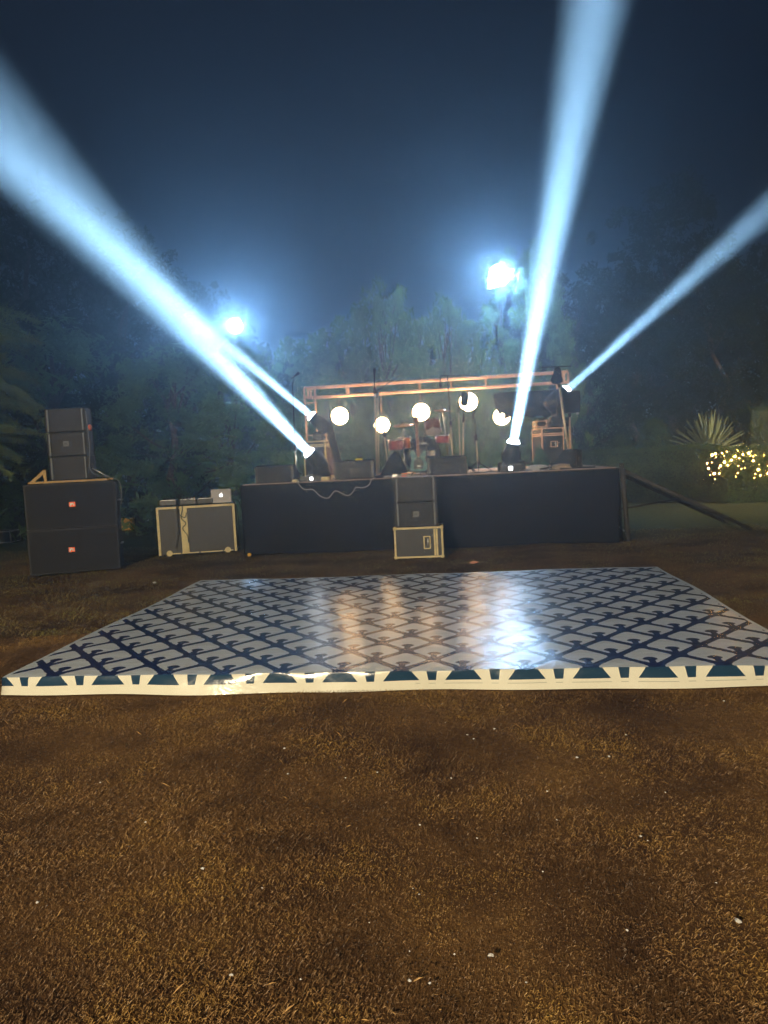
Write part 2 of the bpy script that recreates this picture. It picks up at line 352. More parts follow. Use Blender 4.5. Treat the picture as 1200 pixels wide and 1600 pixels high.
# ------------------------------------------------------------------ dance mat
MX0, MX1, MY0, MY1, MZ = -3.16, 2.115, 4.40, 8.12, 0.106
PP, QQ = 0.393, 0.219
def mat_pattern(front):
    m = bpy.data.materials.new('printed_vinyl_front' if front else 'printed_vinyl'); m.use_nodes = True; t = m.node_tree; b = t.nodes['Principled BSDF']
    g = t.nodes.new('ShaderNodeNewGeometry'); P = g.outputs['Position']
    nz = t.nodes.new('ShaderNodeTexNoise'); nz.inputs['Scale'].default_value = 26; nz.inputs['Detail'].default_value = 2; t.links.new(P, nz.inputs['Vector'])
    sep = t.nodes.new('ShaderNodeSeparateXYZ'); t.links.new(P, sep.inputs[0])
    x, y, z = (X(t, sep.outputs[i]) for i in range(3))
    wob = (X(t, nz.outputs[0]) - 0.5) * 0.016
    if front:
        u = (x - 0.345) / PP
        A = u.frac0().abs() * PP                       # distance to the big trapezoid's axis
        Bq = (u + 0.5).frac0().abs() * PP              # to the small inverted one's
        hz = (z - 0.041) / 0.064                       # 0 at the pattern's foot, 1 at the fold
        big = A.lt(hz * -0.050 + 0.115) ; small = Bq.lt(hz * 0.010 + 0.024)
        band = hz.gt(0.0)
        d = big.mxx(small) * band
        thin = ((z - 0.020).abs().lt(0.0020)) * (A.lt(0.12).mxx(Bq.lt(0.022))) * x.gt(-0.35)
        d = d.mxx(thin * 0.45)
        c_dark, c_light = (0.012, 0.040, 0.085), (0.66, 0.66, 0.58)  # white vinyl, the warm lamplight on the front put into its colour
    else:
        xx = x + wob - 0.345; yy = y + wob * 0.7 - (MY0 + 0.015)
        a = (xx / PP + yy / (2 * QQ)).frac0(); bb = (xx / PP - yy / (2 * QQ)).frac0()
        da, db = a.abs(), bb.abs()
        def width(v):                                   # arm half-width: wide at the node, thin between
            e = (v * v * -60.0).op('EXPONENT'); tick = ((v * 62.0).op('SINE') * 0.010).mxx(0.0)
            return e * 0.095 + 0.086 + tick
        arms = da.lt(width(db)).mxx(db.lt(width(da)))
        lx = (a + bb) * (PP / 2); ly = (a - bb) * QQ
        hh = ly.mxx(0.0)
        stalk = (lx.abs().lt(((hh - 0.115) * 0.9).mxx(0.0).mn(0.024) + 0.022)) * ly.gt(0.0) * (ly + lx * lx * 14.0).lt(0.190)
        d = arms.mxx(stalk)
        inside = (x.gt(MX0 + 0.035)) * (x.lt(MX1 - 0.035)) * (y.lt(MY1 - 0.05))
        d = d * inside
        c_dark, c_light = (0.012, 0.022, 0.105), (0.56, 0.63, 0.72)  # same white vinyl, blue of the mirrored haze put into its colour
    mx = t.nodes.new('ShaderNodeMix'); mx.data_type = 'RGBA'; t.links.new(d.v, mx.inputs[0])
    mx.inputs[6].default_value = rgb(c_light); mx.inputs[7].default_value = rgb(c_dark)
    t.links.new(mx.outputs[2], b.inputs['Base Color'])
    n2 = t.nodes.new('ShaderNodeTexNoise'); n2.inputs['Scale'].default_value = 5; n2.inputs['Detail'].default_value = 4
    mp = t.nodes.new('ShaderNodeMapping'); mp.inputs['Scale'].default_value = (0.8, 2.6, 1) ; t.links.new(P, mp.inputs[0]); t.links.new(mp.outputs[0], n2.inputs['Vector'])
    n3 = t.nodes.new('ShaderNodeTexNoise'); n3.inputs['Scale'].default_value = 34; n3.inputs['Detail'].default_value = 4; t.links.new(mp.outputs[0], n3.inputs['Vector'])
    r = X(t, n2.outputs[0]) * 0.22 + 0.10
    t.links.new(r.v, b.inputs['Roughness']); b.inputs['Specular IOR Level'].default_value = 0.6
    bp = t.nodes.new('ShaderNodeBump'); bp.inputs['Strength'].default_value = 0.5; bp.inputs['Distance'].default_value = 0.02
    h = X(t, n2.outputs[0]) * 0.55 + X(t, n3.outputs[0]) * 0.16
    t.links.new(h.v, bp.inputs['Height']); t.links.new(bp.outputs[0], b.inputs['Normal'])
    return m
rug = thing('dance_mat', 'large low dance floor in shiny blue and white patterned vinyl on the grass', 'dance floor', ((MX0 + MX1) / 2, MY0, 0))
ox, oy = (MX0 + MX1) / 2, MY0
NX, NY = 90, 60
def mz(x, y):
    return MZ + 0.0035 * sin(3.1 * x + 1.0) * sin(2.2 * y) + 0.002 * sin(9 * x + 3 * y)
def mzf(x): return 0.006 * sin(1.9 * x) + 0.003 * sin(5.3 * x + 1)
top = MB(); V = []
for j in range(NY + 1):
    for i in range(NX + 1):
        x = MX0 + (MX1 - MX0) * i / NX; y = MY0 + (MY1 - MY0) * j / NY
        y2 = y + (mzf(x) if j == 0 else 0) + (0.02 * sin(1.3 * x + .4) if j == NY else 0)
        V.append((x - ox + (0.008 * sin(3 * y) if i in (0, NX) else 0), y2 - oy, mz(x, y) - (0.004 if j == 0 else 0)))
top.add(V, [(j * (NX + 1) + i, j * (NX + 1) + i + 1, (j + 1) * (NX + 1) + i + 1, (j + 1) * (NX + 1) + i) for j in range(NY) for i in range(NX)], True)
top.build('printed_top', mat_pattern(False), rug)
sd = MB()
loop = [V[i] for i in range(NX + 1)] + [V[j * (NX + 1) + NX] for j in range(1, NY + 1)] + [V[NY * (NX + 1) + i] for i in range(NX - 1, -1, -1)] + [V[j * (NX + 1)] for j in range(NY - 1, 0, -1)]
n = len(loop); vv = []
for k, (a, b) in enumerate([(0.0, 1.0), (0.006, 0.88), (0.010, 0.5), (0.022, 0.0)]):
    for p in loop:
        q = Vector((p[0], p[1] - (MY1 - MY0) / 2, 0)); ex = Vector((math.copysign(1, q.x) if abs(abs(q.x) - (MX1 - MX0) / 2) < 0.02 else 0, math.copysign(1, q.y) if abs(abs(q.y) - (MY1 - MY0) / 2) < 0.03 else 0, 0))
        bu = (1 - b) * (0.020 * sin(p[0] * 2.3 + 1.2) + 0.012 * sin(p[0] * 6.1)) + (0.004 * sin(p[0] * 14) if 0 < b < 1 else 0)
        vv.append((p[0] + ex.x * a, p[1] + ex.y * (a - bu), p[2] * b - (0.02 if b == 0 else 0)))
sd.add(vv, [(k * n + i, k * n + (i + 1) % n, (k + 1) * n + (i + 1) % n, (k + 1) * n + i) for k in range(3) for i in range(n)], True)
tag(sd.build('border_skirt', mat_pattern(True), rug), 'white edge, warm light in its colour, with dark teal trapezoids')

# ------------------------------------------------------------------ stage
SX0, SX1, SY0, SY1, SZ = -3.54, 2.33, 11.15, 15.1, 1.145
stage = thing('stage', 'raised platform stage with a black cloth skirt and tan boards on top', 'stage', ((SX0 + SX1) / 2, SY0, 0))
scx = (SX0 + SX1) / 2
MB().box((0, (SY1 - SY0) / 2 + 0.02, SZ - 0.05), (SX1 - SX0, SY1 - SY0, 0.1), bevel=0.008).build('deck', M['deck'], stage)
sk = MB()
def skirt_run(p0, p1, out):
    L = (Vector(p1) - Vector(p0)).length; n = int(L / 0.035); rows = 7; vs = []
    for j in range(rows + 1):
        f = j / rows
        for i in range(n + 1):
            u = i / n; s = u * L
            am = 0.004 + 0.016 * f
            off = 0.035 + am * (sin(s * 9 + 0.6 * sin(s * 2.1)) + 0.5 * sin(s * 23 + 2)) + 0.03 * f
            p = Vector(p0).lerp(Vector(p1), u) + Vector(out) * off
            vs.append((p.x, p.y, (SZ - 0.012) * (1 - f) + (0.015 + 0.012 * sin(s * 3)) * f))
    sk.add(vs, [(j * (n + 1) + i, j * (n + 1) + i + 1, (j + 1) * (n + 1) + i + 1, (j + 1) * (n + 1) + i) for j in range(rows) for i in range(n)], True)
hw = (SX1 - SX0) / 2
skirt_run((-hw, 0, 0), (hw, 0, 0), (0, -1, 0)); skirt_run((hw, 0, 0), (hw, 3.9, 0), (1, 0, 0)); skirt_run((-hw, 3.9, 0), (-hw, 0, 0), (-1, 0, 0))
sk.build('skirt', M['skirt'], stage)
rg = MB().box((0.75, 0.25, SZ + 0.004), (2.3, 0.35, 0.006)); rg.build('floor_cloth', mat('pale_floor_cloth', (0.42, 0.40, 0.42), 0.8, var=0.3), stage)

# access ramp at the right end of the stage
rp = thing('access_ramp', 'weathered wooden ramp sloping down from the right end of the stage', 'ramp', (SX1, 11.9, 0))
for k, y in enumerate((-0.55, 0.45)):
    MB().tube([(0.10, y, 1.10), (2.15, y + 0.35, 0.06)], 0.032, 6).build('stringer', M['ramp_wood'], rp)
pl = MB()
for i in range(11):
    f = (i + 0.5) / 11; pl.box((0.12 + 2.0 * f, 0.0 + 0.35 * f, 1.13 - 1.02 * f), (0.12, 0.9, 0.016), Matrix.Rotation(0.46, 3, 'Y'))
pl.build('boards', M['ramp_wood'], rp)
MB().tube([(0.10, -0.62, 1.20), (0.17, -0.66, 0.0)], 0.04, 6).build('post', M['ramp_wood'], rp)
MB().tube([(0.06, 0.5, 1.12), (0.10, 0.52, 0.0)], 0.035, 6).build('post', M['ramp_wood'], rp)
MB().tube([(0.05, -0.5, 0.48), (1.1, -0.3, 0.60)], 0.016, 6).build('brace', M['black_metal'], rp)
MB().tube([(0.12, -0.6, 0.15), (0.0, -0.2, 0.32)], 0.014, 6).build('brace', M['alu'], rp)

# ------------------------------------------------------------------ back truss and hanging globes
TY = 14.55
tl, tr = at(477, 607, TY), at(886, 581, TY)
trz = (tl.z + tr.z) / 2; tz2 = trz - 0.20
truss = thing('lighting_truss', 'low goalpost truss of steel tube coloured as lit by warm globes, standing on the back of the stage', 'truss', ((tl.x + tr.x) / 2, TY, SZ))
tcx = (tl.x + tr.x) / 2; th = (tr.x - tl.x) / 2; H = trz - SZ
for yy, zz in ((-0.13, 0), (0.13, 0), (-0.13, -0.20), (0.13, -0.20)):
    MB().tube([(-th, yy, H + zz), (th, yy, H + zz)], 0.022, 8).build('chord', M['truss'], truss)
for i in range(8):
    x = -th + 0.08 + (2 * th - 0.16) * (i / 7) + 0.10 * sin(i * 2.4) * (0 < i < 7)
    MB().box((x, -0.13, H - 0.10), (0.032, 0.03, 0.17)).box((x, 0.13, H - 0.10), (0.032, 0.03, 0.17)).box((x, 0, H), (0.025, 0.22, 0.025)).build('strut', M['truss'], truss)
for s in (-1, 1):
    for xx in (0, 0.22):
        MB().tube([(s * (th - xx), -0.13, 0), (s * (th - xx), -0.13, H - 0.02)], 0.022, 8).build('leg', M['truss'], truss)
    for k in range(5): MB().box((s * (th - 0.11), -0.13, 0.2 + k * 0.33), (0.19, 0.022, 0.022)).build('rung', M['truss'], truss)
    MB().box((s * (th - 0.11), 0, 0.015), (0.42, 0.42, 0.02)).build('base_plate', M['truss'], truss)

GL = [(531, 650, 13.5, 'leftmost glowing globe lamp hanging alone beside the left light stack'),
      (597, 664, 12.0, 'low glowing globe lamp partly hidden behind the tall chrome microphone stand'),
      (658, 644, 13.4, 'glowing globe lamp hanging directly above the bass drum'),
      (732, 628, 13.8, 'highest glowing globe lamp, behind a black microphone head'),
      (784, 651, 12.7, 'rightmost glowing globe lamp, its top hidden by the black cloth')]
for k, (px, py, R, lab) in enumerate(GL):
    c = at(px, py, TY - 0.13); r = R / (F_PX / TY)
    g = thing('globe_lamp', lab, 'lamp', c, 0, 'globe lamps hanging from the truss')
    MB().sphere((0, 0, 0), r, 24, 14).build('globe', M['globe'], g)
    MB().tube([(0, 0, r * 0.96), (0, 0, tz2 - c.z - 0.02)], 0.008, 6).build('cord', M['truss'], g)
    MB().lathe((0, 0, r * 0.93), (0, 0, 1), [(0, 0.045), (0.05, 0.04), (0.07, 0.015)], 12).build('cap', M['black_plastic'], g)

# ------------------------------------------------------------------ moving heads
def moving_head(lab, lens, toward, floor_z, beam=None, angle=9, s=1.0, radius=0.05):
    L = Vector(lens); d = (Vector(toward) - L).normalized()
    c = L - d * 0.20 * s                                     # centre of the head
    r = thing('moving_head_light', lab, 'stage light', (c.x, c.y, floor_z), 0, 'moving head stage lights')
    lc = c - r.location; hd = Vector((d.x, d.y, 0)); hd = hd.normalized() if hd.length > 1e-3 else Vector((0, -1, 0))
    side = Vector((-hd.y, hd.x, 0)); ang = math.atan2(side.y, side.x); RZ = Matrix.Rotation(ang, 3, 'Z')
    bs = MB().box((0, 0, 0.075 * s), (0.36 * s, 0.30 * s, 0.15 * s), RZ, 0.018); bsb = bs.build('base', M['black_plastic'], r)
    MB().box(RZ @ Vector((0, -0.152 * s, 0.085 * s)), (0.12 * s, 0.006, 0.05 * s), RZ).build('display', M['pick'], bsb)
    MB().lathe((0, 0, 0.15 * s), (0, 0, 1), [(0, .13 * s), (.03 * s, .12 * s)], 20).build('turntable', M['black_plastic'], r)
    yk = MB(); hgt = lc.z
    yk.box((0, 0, 0.195 * s), (0.36 * s, 0.10 * s, 0.04 * s), RZ, 0.008)
    for q in (-1, 1):
        p = RZ @ Vector((q * 0.165 * s, 0, (0.215 * s + hgt + 0.05 * s) / 2)); yk.box(p, (0.035 * s, 0.10 * s, hgt + 0.05 * s - 0.215 * s), RZ, 0.008)
    yk.build('yoke', M['black_plastic'], r)
    h = MB().lathe(lc, d, [(-0.21 * s, 0.05 * s), (-0.20 * s, 0.10 * s), (-0.10 * s, 0.135 * s), (0.06 * s, 0.135 * s), (0.10 * s, 0.12 * s), (0.20 * s, 0.105 * s), (0.205 * s, 0.092 * s)], 22).build('head', M['black_plastic'], r)
    MB().lathe(lc, d, [(0.200 * s, 0.104), (0.222 * s, 0.101), (0.246 * s, 0.084), (0.264 * s, 0.052), (0.272 * s, 0.015)] if beam else [(0.207 * s, 0.09 * s), (0.222 * s, 0.05 * s)], 22).build('lens', M['lens'] if beam else M['chrome'], h)  # dome shape added so the lit lens carries its own glare
    if beam:
        bl = lamp('beam_light', 'AREA', L + d * 0.085, beam * BEAM, COOL, 0.1, L + d * 3, None, 0, r)
        bl.data.shape = 'DISK'; bl.data.size = radius * 2; bl.data.spread = radians(angle)
    return r
BEAM = 0.096
P1 = at(484, 708, 11.75)
moving_head('black moving head light at the front left of the stage throwing the widest beam', P1, at(0, 205, 9.6), SZ, 34000, 14, radius=0.08)
P2 = at(488, 651, 13.6)
moving_head('black moving head light standing on the left flight case, beam up to the left', P2, at(0, 246, 12.6), at(495, 689, 13.6).z, 22000, 9, radius=0.07)
P3 = at(802, 692, 12.0)
moving_head('black moving head light at the front right of the stage with an almost upright beam', P3, at(931, 0, 10.6), SZ, 30000, 10, radius=0.08)
P4 = at(884, 611, 13.7)
moving_head('black moving head light standing on the right flight case, beam up to the right', P4, at(1200, 327, 14.2), at(868, 668, 13.7).z, 13000, 8, s=1.15, radius=0.07)

# ------------------------------------------------------------------ flood lights on poles
def flood(lab, c, power, s, pole_r, arms=True):
    r = thing('flood_light_mast', lab, 'floodlight', (c.x, c.y, 0)); z = c.z
    MB().tube([(0.0, 0.1, 0), (0, 0.1, z - 0.45)], [pole_r, pole_r * 0.7], 10).build('pole', M['pole_steel'], r)
    for k in range(int((z - 1.4) / 0.32)): MB().tube([(-0.02, 0.02, 1.2 + k * 0.32), (0.30, 0.02, 1.2 + k * 0.32)], 0.012, 6).build('rung', M['pole_steel'], r)
    if arms:
        MB().tube([(-0.45, 0, z - 0.36), (0.45, 0, z - 0.36)], 0.022, 6).tube([(-0.45, 0, z - 0.36), (-0.47, 0, z - 0.02)], 0.016, 6).build('crossarm', M['pole_steel'], r)
        for q in (-1, 1): MB().tube([(q * 0.32, 0.02, z - 0.36), (0, 0.06, z - 0.68)], 0.018, 6).build('brace', M['pole_steel'], r)
    h = MB().box((0, 0.08, z), (0.34 * s, 0.14, 0.30 * s), Matrix.Rotation(radians(12), 3, 'X'), 0.02).build('lamp_housing', M['black_metal'], r)
    MB().lathe((0, -0.04, z - 0.01), (0, -1, -0.22), [(0, 0.20 * s), (0.03, 0.19 * s), (0.05, 0.12 * s)], 20).build('lamp_glass', M['flood'], h)  # glass oversized so its disc takes in the glare around the lamp
    if arms:  # further lit panels added to make the outline of the glare uneven
        h2 = MB().box((0.24, 0.05, z + 0.14), (0.30, 0.12, 0.30), Matrix.Rotation(0.35, 3, 'Y'), 0.02).build('lamp_housing', M['black_metal'], r)
        MB().box((0.24, -0.03, z + 0.14), (0.36, 0.03, 0.34), Matrix.Rotation(0.35, 3, 'Y'), 0.012).build('lamp_glass', M['flood'], h2)
        h3 = MB().box((-0.16, 0.05, z - 0.20), (0.26, 0.12, 0.24), Matrix.Rotation(-0.2, 3, 'Y'), 0.02).build('lamp_housing', M['black_metal'], r)
        MB().box((-0.16, -0.035, z - 0.20), (0.32, 0.03, 0.28), Matrix.Rotation(-0.2, 3, 'Y'), 0.012).build('lamp_glass', M['flood'], h3)
    fl = lamp('flood_lamp_light', 'AREA', (c.x, c.y - 0.13, z - 0.03), power, (0.36, 0.63, 1.0), 0.1, (c.x * 0.9, c.y - 3, z - 2.5), parent=r)
    fl.data.shape = 'DISK'; fl.data.size = 0.38 * s
    return r
flood('bright white floodlight on a tall thin laddered pole behind the right half of the stage', at(780, 430, 21.0), 800, 1.5, 0.07)
flood('smaller white floodlight high on a pole among the trees at left', at(368, 509, 24.0), 700, 1.25, 0.06, False)

# ------------------------------------------------------------------ haze
hz = MB().box((0, 36, 6.0), (156, 124, 14.6)); hm = bpy.data.materials.new('thin_smoke'); hm.use_nodes = True; t = hm.node_tree; t.nodes.clear()
o_ = t.nodes.new('ShaderNodeOutputMaterial'); pv = t.nodes.new('ShaderNodeVolumePrincipled')
pv.inputs['Color'].default_value = (0.60, 0.80, 1.0, 1); pv.inputs['Density'].default_value = 0.016; pv.inputs['Anisotropy'].default_value = 0.77
t.links.new(pv.outputs[0], o_.inputs['Volume'])
tag(hz.build('haze', hm), kind='stuff')

#@@MORE
# ------------------------------------------------------------------ loudspeakers and cases
def badge(parent, loc, rot, w, m1, m2, body='JBL'):
    b = MB().box((0, 0, 0), (w, 0.004, w * 0.82)).build('badge', m1, parent, loc); b.rotation_euler = rot
    text('badge_lettering', body, w * 0.55, m2, b, (0, -0.0035, 0), (radians(90), 0, 0), 0.0008, 0.004 * w / 0.1)
    return b
def line_speaker(lab, loc, rz, show_badge, grp, handle=None):
    w, h, d = 0.62, 0.352, 0.44
    r = thing('loudspeaker', lab, 'speaker', loc, rz, grp)
    bd = MB(); poly = [(-w / 2, 0), (w / 2, 0), (w / 2 - 0.02, d * 0.45), (w / 2 - 0.12, d), (-w / 2 + 0.12, d), (-w / 2 + 0.02, d * 0.45)]
    bd.prism(poly, (0, 0.012, 0.004), (1, 0, 0), (0, 1, 0), (0, 0, h - 0.008)).build('cabinet', M['black_box'], r)
    g = MB(); n = 10; pts = [(-0.235 + 0.47 * i / n, -0.022 * sin(pi * i / n)) for i in range(n + 1)] + [(0.235, 0.011), (-0.235, 0.011)]
    g.prism(pts, (0, 0, 0.012), (1, 0, 0), (0, 1, 0), (0, 0, h - 0.024)); g.build('grille', M['speaker_face'], r)
    for s in (-1, 1):
        MB().box((s * 0.262, 0.0, h / 2), (0.024, 0.03, h - 0.03), bevel=0.006).build('rigging_bar', M['grey_mark'], r)
        MB().box((s * 0.296, 0.05, h / 2), (0.012, 0.05, h - 0.01), bevel=0.004).build('side_plate', M['black_metal'], r)
    if show_badge:
        MB().box((0, -0.027, h * 0.52), (0.085, 0.004, 0.078)).build('badge', M['grey_mark'], r)
        b = [c for c in r.children if c.name.startswith('badge')][0]
        text('badge_lettering', 'JBL', 0.045, M['panel'], b, (0, -0.030, h * 0.52), (radians(90), 0, 0), 0.001)
    if handle:
        for s in (-1, 1): MB().lathe((s * 0.302, 0.10 + 0.02 * s, handle), (s, 0, 0), [(0, 0.045), (0.018, 0.045), (0.03, 0.03)], 14).build('strap_knob', M['orange_strap'], r)
    return r
def sub(lab, loc, rz, ly):
    w, h, d = 1.24, 0.662, 0.72
    r = thing('subwoofer', lab, 'speaker', loc, rz, 'subwoofers stacked at the left of the lawn')
    MB().box((0, d / 2, h / 2), (w, d, h - 0.006), bevel=0.012).build('cabinet', M['black_box'], r)
    MB().box((0, -0.004, h / 2), (w - 0.05, 0.022, h - 0.05), bevel=0.008).build('grille', M['grille'], r)
    badge(r, (ly, -0.018, h * 0.52), (0, 0, 0), 0.085, M['orange_logo'], M['white_mark'])
    for s in (-1, 1): MB().tube([(s * (w / 2 + 0.002), 0.28, 0.36), (s * (w / 2 + 0.03), 0.29, 0.36), (s * (w / 2 + 0.03), 0.42, 0.36), (s * (w / 2 + 0.002), 0.43, 0.36)], 0.012, 6).build('handle', M['alu'] if s > 0 else M['orange_strap'], r)
    for x in (-0.55, 0.55): MB().box((x, 0.06, 0.0), (0.06, 0.05, 0.012)).build('foot', M['black_plastic'], r)
    return r
SB = Vector((-5.73, 9.84, 0.004)); SRZ = radians(22)
sub('lower of the two wide black subwoofers, standing on the grass', SB, SRZ, -0.03)
sub('upper of the two wide black subwoofers, under the yellow rigging frame', SB + Vector((0.004, 0.004, 0.664)), SRZ + 0.006, 0.02)
TS = SB + Vector((-0.10, 0.14, 0.664 * 2 + 0.002))
fr = thing('rigging_frame', 'yellow triangular rigging frame lying on the upper subwoofer around the speaker stack', 'frame', TS, SRZ - 0.12)
MB().box((0, 0.05, 0.016), (1.12, 0.06, 0.03), bevel=0.004).build('bar', M['yellow_wood'], fr)
MB().box((0, 0.42, 0.016), (1.12, 0.06, 0.03), bevel=0.004).build('bar', M['yellow_wood'], fr)
MB().prism([(-0.54, 0.03), (-0.47, 0.03), (-0.35, 0.13), (-0.33, 0.03), (-0.30, 0.03), (-0.30, 0.20), (-0.34, 0.20)], (0, 0.035, 0), (1, 0, 0), (0, 0, 1), (0, 0.03, 0)).build('side_plate', M['yellow_wood'], fr)
MB().tube([(0.34, 0.05, 0.20), (0.60, 0.05, 0.035)], 0.010, 6).build('stay', M['alu'], fr)
V0 = TS + Vector((0.03, 0.02, 0.034)); gl = 'slim loudspeakers stacked on the subwoofers'
line_speaker('bottom one of the three slim black speakers stacked on the yellow frame', V0, radians(1), False, gl)
line_speaker('middle one of the three slim black speakers on the left stack, with a grey badge', V0 + Vector((0, 0, 0.354)), radians(2), True, gl)
line_speaker('top one of the three slim black speakers on the left stack, with red round knobs', V0 + Vector((0, 0, 0.708)), radians(3), False, gl, 0.06)
cb = tag(MB().tube(smooth_path([V0 + Vector((0.33, 0.0, 1.0)), V0 + Vector((0.36, -0.02, 0.5)), V0 + Vector((0.36, -0.02, 0.10)), V0 + Vector((0.66, 0.16, -0.03)), V0 + Vector((0.69, 0.18, -0.30)), V0 + Vector((0.66, 0.2, -0.42))]), 0.006, 6).build('speaker_cable', M['grey_mark']), 'thin grey cable running down the right side of the left speaker stack', 'cable')

def flight_case(lab, loc, rz, w, h, d, trim=None, body=None, side=None, lid_x=None, lid_z=None, handle=None, name='flight_case', feet=True, rr=0.028, cat='case', grp=None):
    trim = trim or M['cream_trim']; body = body or M['panel']
    r = thing(name, lab, cat, loc, rz, grp); z0 = 0.02 if feet else 0.0
    MB().box((0, d / 2, z0 + h / 2), (w, d, h)).build('shell', body, r)
    if side: MB().box((w / 2 + 0.001, d / 2, z0 + h / 2), (0.004, d - 0.03, h - 0.03)).build('side_tint', side, r)  # thin sheet added over one side to carry its lit tint
    e = rr / 2 - 0.004
    tb = MB()
    for x in (-w / 2 + e, w / 2 - e):
        for y in (e, d - e): tb.box((x, y, z0 + h / 2), (rr, rr, h + 0.006), bevel=0.004)
    for z in (z0 + e, z0 + h - e):
        for y in (e, d - e): tb.box((0, y, z), (w - 2 * rr + 0.012, rr - 0.003, rr), bevel=0.004)
        for x in (-w / 2 + e, w / 2 - e): tb.box((x, d / 2, z), (rr - 0.003, d - 2 * rr + 0.012, rr), bevel=0.004)
    if lid_x is not None:
        for q in (-0.5, 0.5): tb.box((lid_x + q * rr * 1.1, -0.001, z0 + h / 2), (rr * 0.95, 0.012, h - 2 * rr))
    if lid_z is not None:
        for q in (-0.5, 0.5):
            tb.box((0, -0.001, z0 + lid_z + q * rr * 1.15), (w - 2 * rr, 0.012, rr * 0.9))
            for s in (-1, 1): tb.box((s * (w / 2 + 0.001), d / 2, z0 + lid_z + q * rr * 1.15), (0.012, d - 2 * rr, rr * 0.9))
    tb.build('edge_trim', trim, r)
    for x in (-w / 2 + 0.01, w / 2 - 0.01):
        for z in (z0 + 0.01, z0 + h - 0.01):
            MB().sphere((x, 0.008, z), 0.030, 12, 8).build('ball_corner', trim, r)
    if handle:
        hx, hz, hw_, hh_ = handle
        hd = MB()
        hd.box((hx, -0.006, hz + hh_ / 2), (hw_, 0.012, 0.016)).box((hx, -0.006, hz - hh_ / 2), (hw_, 0.012, 0.016)).box((hx - hw_ / 2, -0.006, hz), (0.016, 0.012, hh_ + 0.012)).box((hx + hw_ / 2, -0.006, hz), (0.016, 0.012, hh_ + 0.012))
        dish = hd.build('handle_dish', trim, r)
        MB().tube([(hx + hw_ * .16, -0.014, hz - hh_ * .32), (hx + hw_ * .16, -0.028, hz - hh_ * .2), (hx + hw_ * .16, -0.028, hz + hh_ * .2), (hx + hw_ * .16, -0.014, hz + hh_ * .32)], 0.012, 8).build('handle', M['alu'], dish)
    if feet:
        for x in (-w / 2 + 0.07, w / 2 - 0.07):
            for y in (0.06, d - 0.06): MB().lathe((x, y, 0), (0, 0, 1), [(0, 0.02), (0.022, 0.024)], 10).build('foot', M['black_plastic'], r)
    return r
c0 = atz(617, 875); cx = (-1.005 - 0.315) / 2
flight_case('black flight case with pale metal edges standing on its side before the stage', (cx, 10.04, 0), radians(0.8), 0.69, 0.435, 0.46, lid_x=0.245, handle=(0.12, 0.235, 0.085, 0.17))
gc = 'slim loudspeakers stacked before the stage'
line_speaker('lower slim black speaker with a grey badge, resting on the flight case before the stage', (cx - 0.02, 10.10, 0.460), radians(3), True, gc)
line_speaker('upper slim black speaker of the pair before the stage, level with the boards', (cx - 0.02, 10.105, 0.816), radians(2.4), False, gc)

# DJ console
D0, D1 = atz(250, 870), atz(370, 862); drz = math.atan2(D1.y - D0.y, D1.x - D0.x); dw = (D1 - D0).length; dm = (D0 + D1) / 2; dh = 0.80
dj = thing('dj_console_case', 'wide black console case with a cream centre strip, laptop and mixer on top', 'case', (dm.x, dm.y, 0), drz)
MB().box((0, 0.30, 0.02 + dh / 2), (dw, 0.60, dh)).build('shell', M['panel'], dj)
tb = MB(); rr = 0.032
for x in (-dw / 2 + 0.01, dw / 2 - 0.01): tb.box((x, 0.0, 0.02 + dh / 2), (rr * 1.3, rr, dh + 0.01), bevel=0.004)
tb.box((0, 0.0, 0.02 + dh - 0.012), (dw - 0.05, rr, rr * 1.2), bevel=0.004)
for x, w_ in ((-0.40, 0.22), (-0.13, 0.28), (0.22, 0.36), (0.50, 0.16)): tb.box((x, -0.002, 0.035), (w_, 0.02, 0.018))
for z in (0.03, dh): tb.box((-dw / 2 + 0.01, 0.3, z), (rr, 0.56, rr)).box((dw / 2 - 0.01, 0.3, z), (rr, 0.56, rr))
tb.build('edge_trim', M['cream_trim'], dj)
MB().box((-0.20, -0.008, 0.02 + dh / 2), (0.115, 0.012, dh - 0.045)).build('centre_strip', M['cream_trim'], dj)
for x in (-0.47, 0.49):
    MB().lathe((x, -0.016, 0.045), (0, 1, 0), [(0, 0.05), (0.012, 0.05)], 20).build('castor_dish', M['cream_trim'], dj)
DJ = Matrix.Translation((dm.x, dm.y, 0)) @ Matrix.Rotation(drz, 4, 'Z')
tz = dh + 0.036
def on_dj(x, y, z=0.0): return DJ @ Vector((x, y, tz + z))
lp = thing('laptop', 'open grey laptop with a glowing emblem on its lid, right end of the console', 'laptop', on_dj(0.42, 0.14), drz)
MB().box((0, 0.13, 0.009), (0.34, 0.24, 0.016), bevel=0.005).build('keyboard_base', M['laptop'], lp)
TL = Matrix.Rotation(radians(-14), 3, 'X')
lid = MB().box(Vector((0, 0.005, 0.018)) + TL @ Vector((0, 0, 0.112)), (0.34, 0.008, 0.224), TL, 0.003).build('screen_lid', M['laptop'], lp)
ap = [(0.0, 0.020), (0.012, 0.026), (0.024, 0.022), (0.029, 0.013), (0.022, 0.004), (0.023, -0.006), (0.031, -0.012), (0.022, -0.028), (0.012, -0.033), (0, -0.030), (-0.012, -0.033), (-0.024, -0.026), (-0.031, -0.008), (-0.030, 0.010), (-0.022, 0.022), (-0.010, 0.025)]
lf = [(0.0, 0.029), (0.002, 0.040), (0.012, 0.048), (0.012, 0.037)]
fo = Vector((0.0, 0.005, 0.018)) + TL @ Vector((0.0, -0.0065, 0.118))
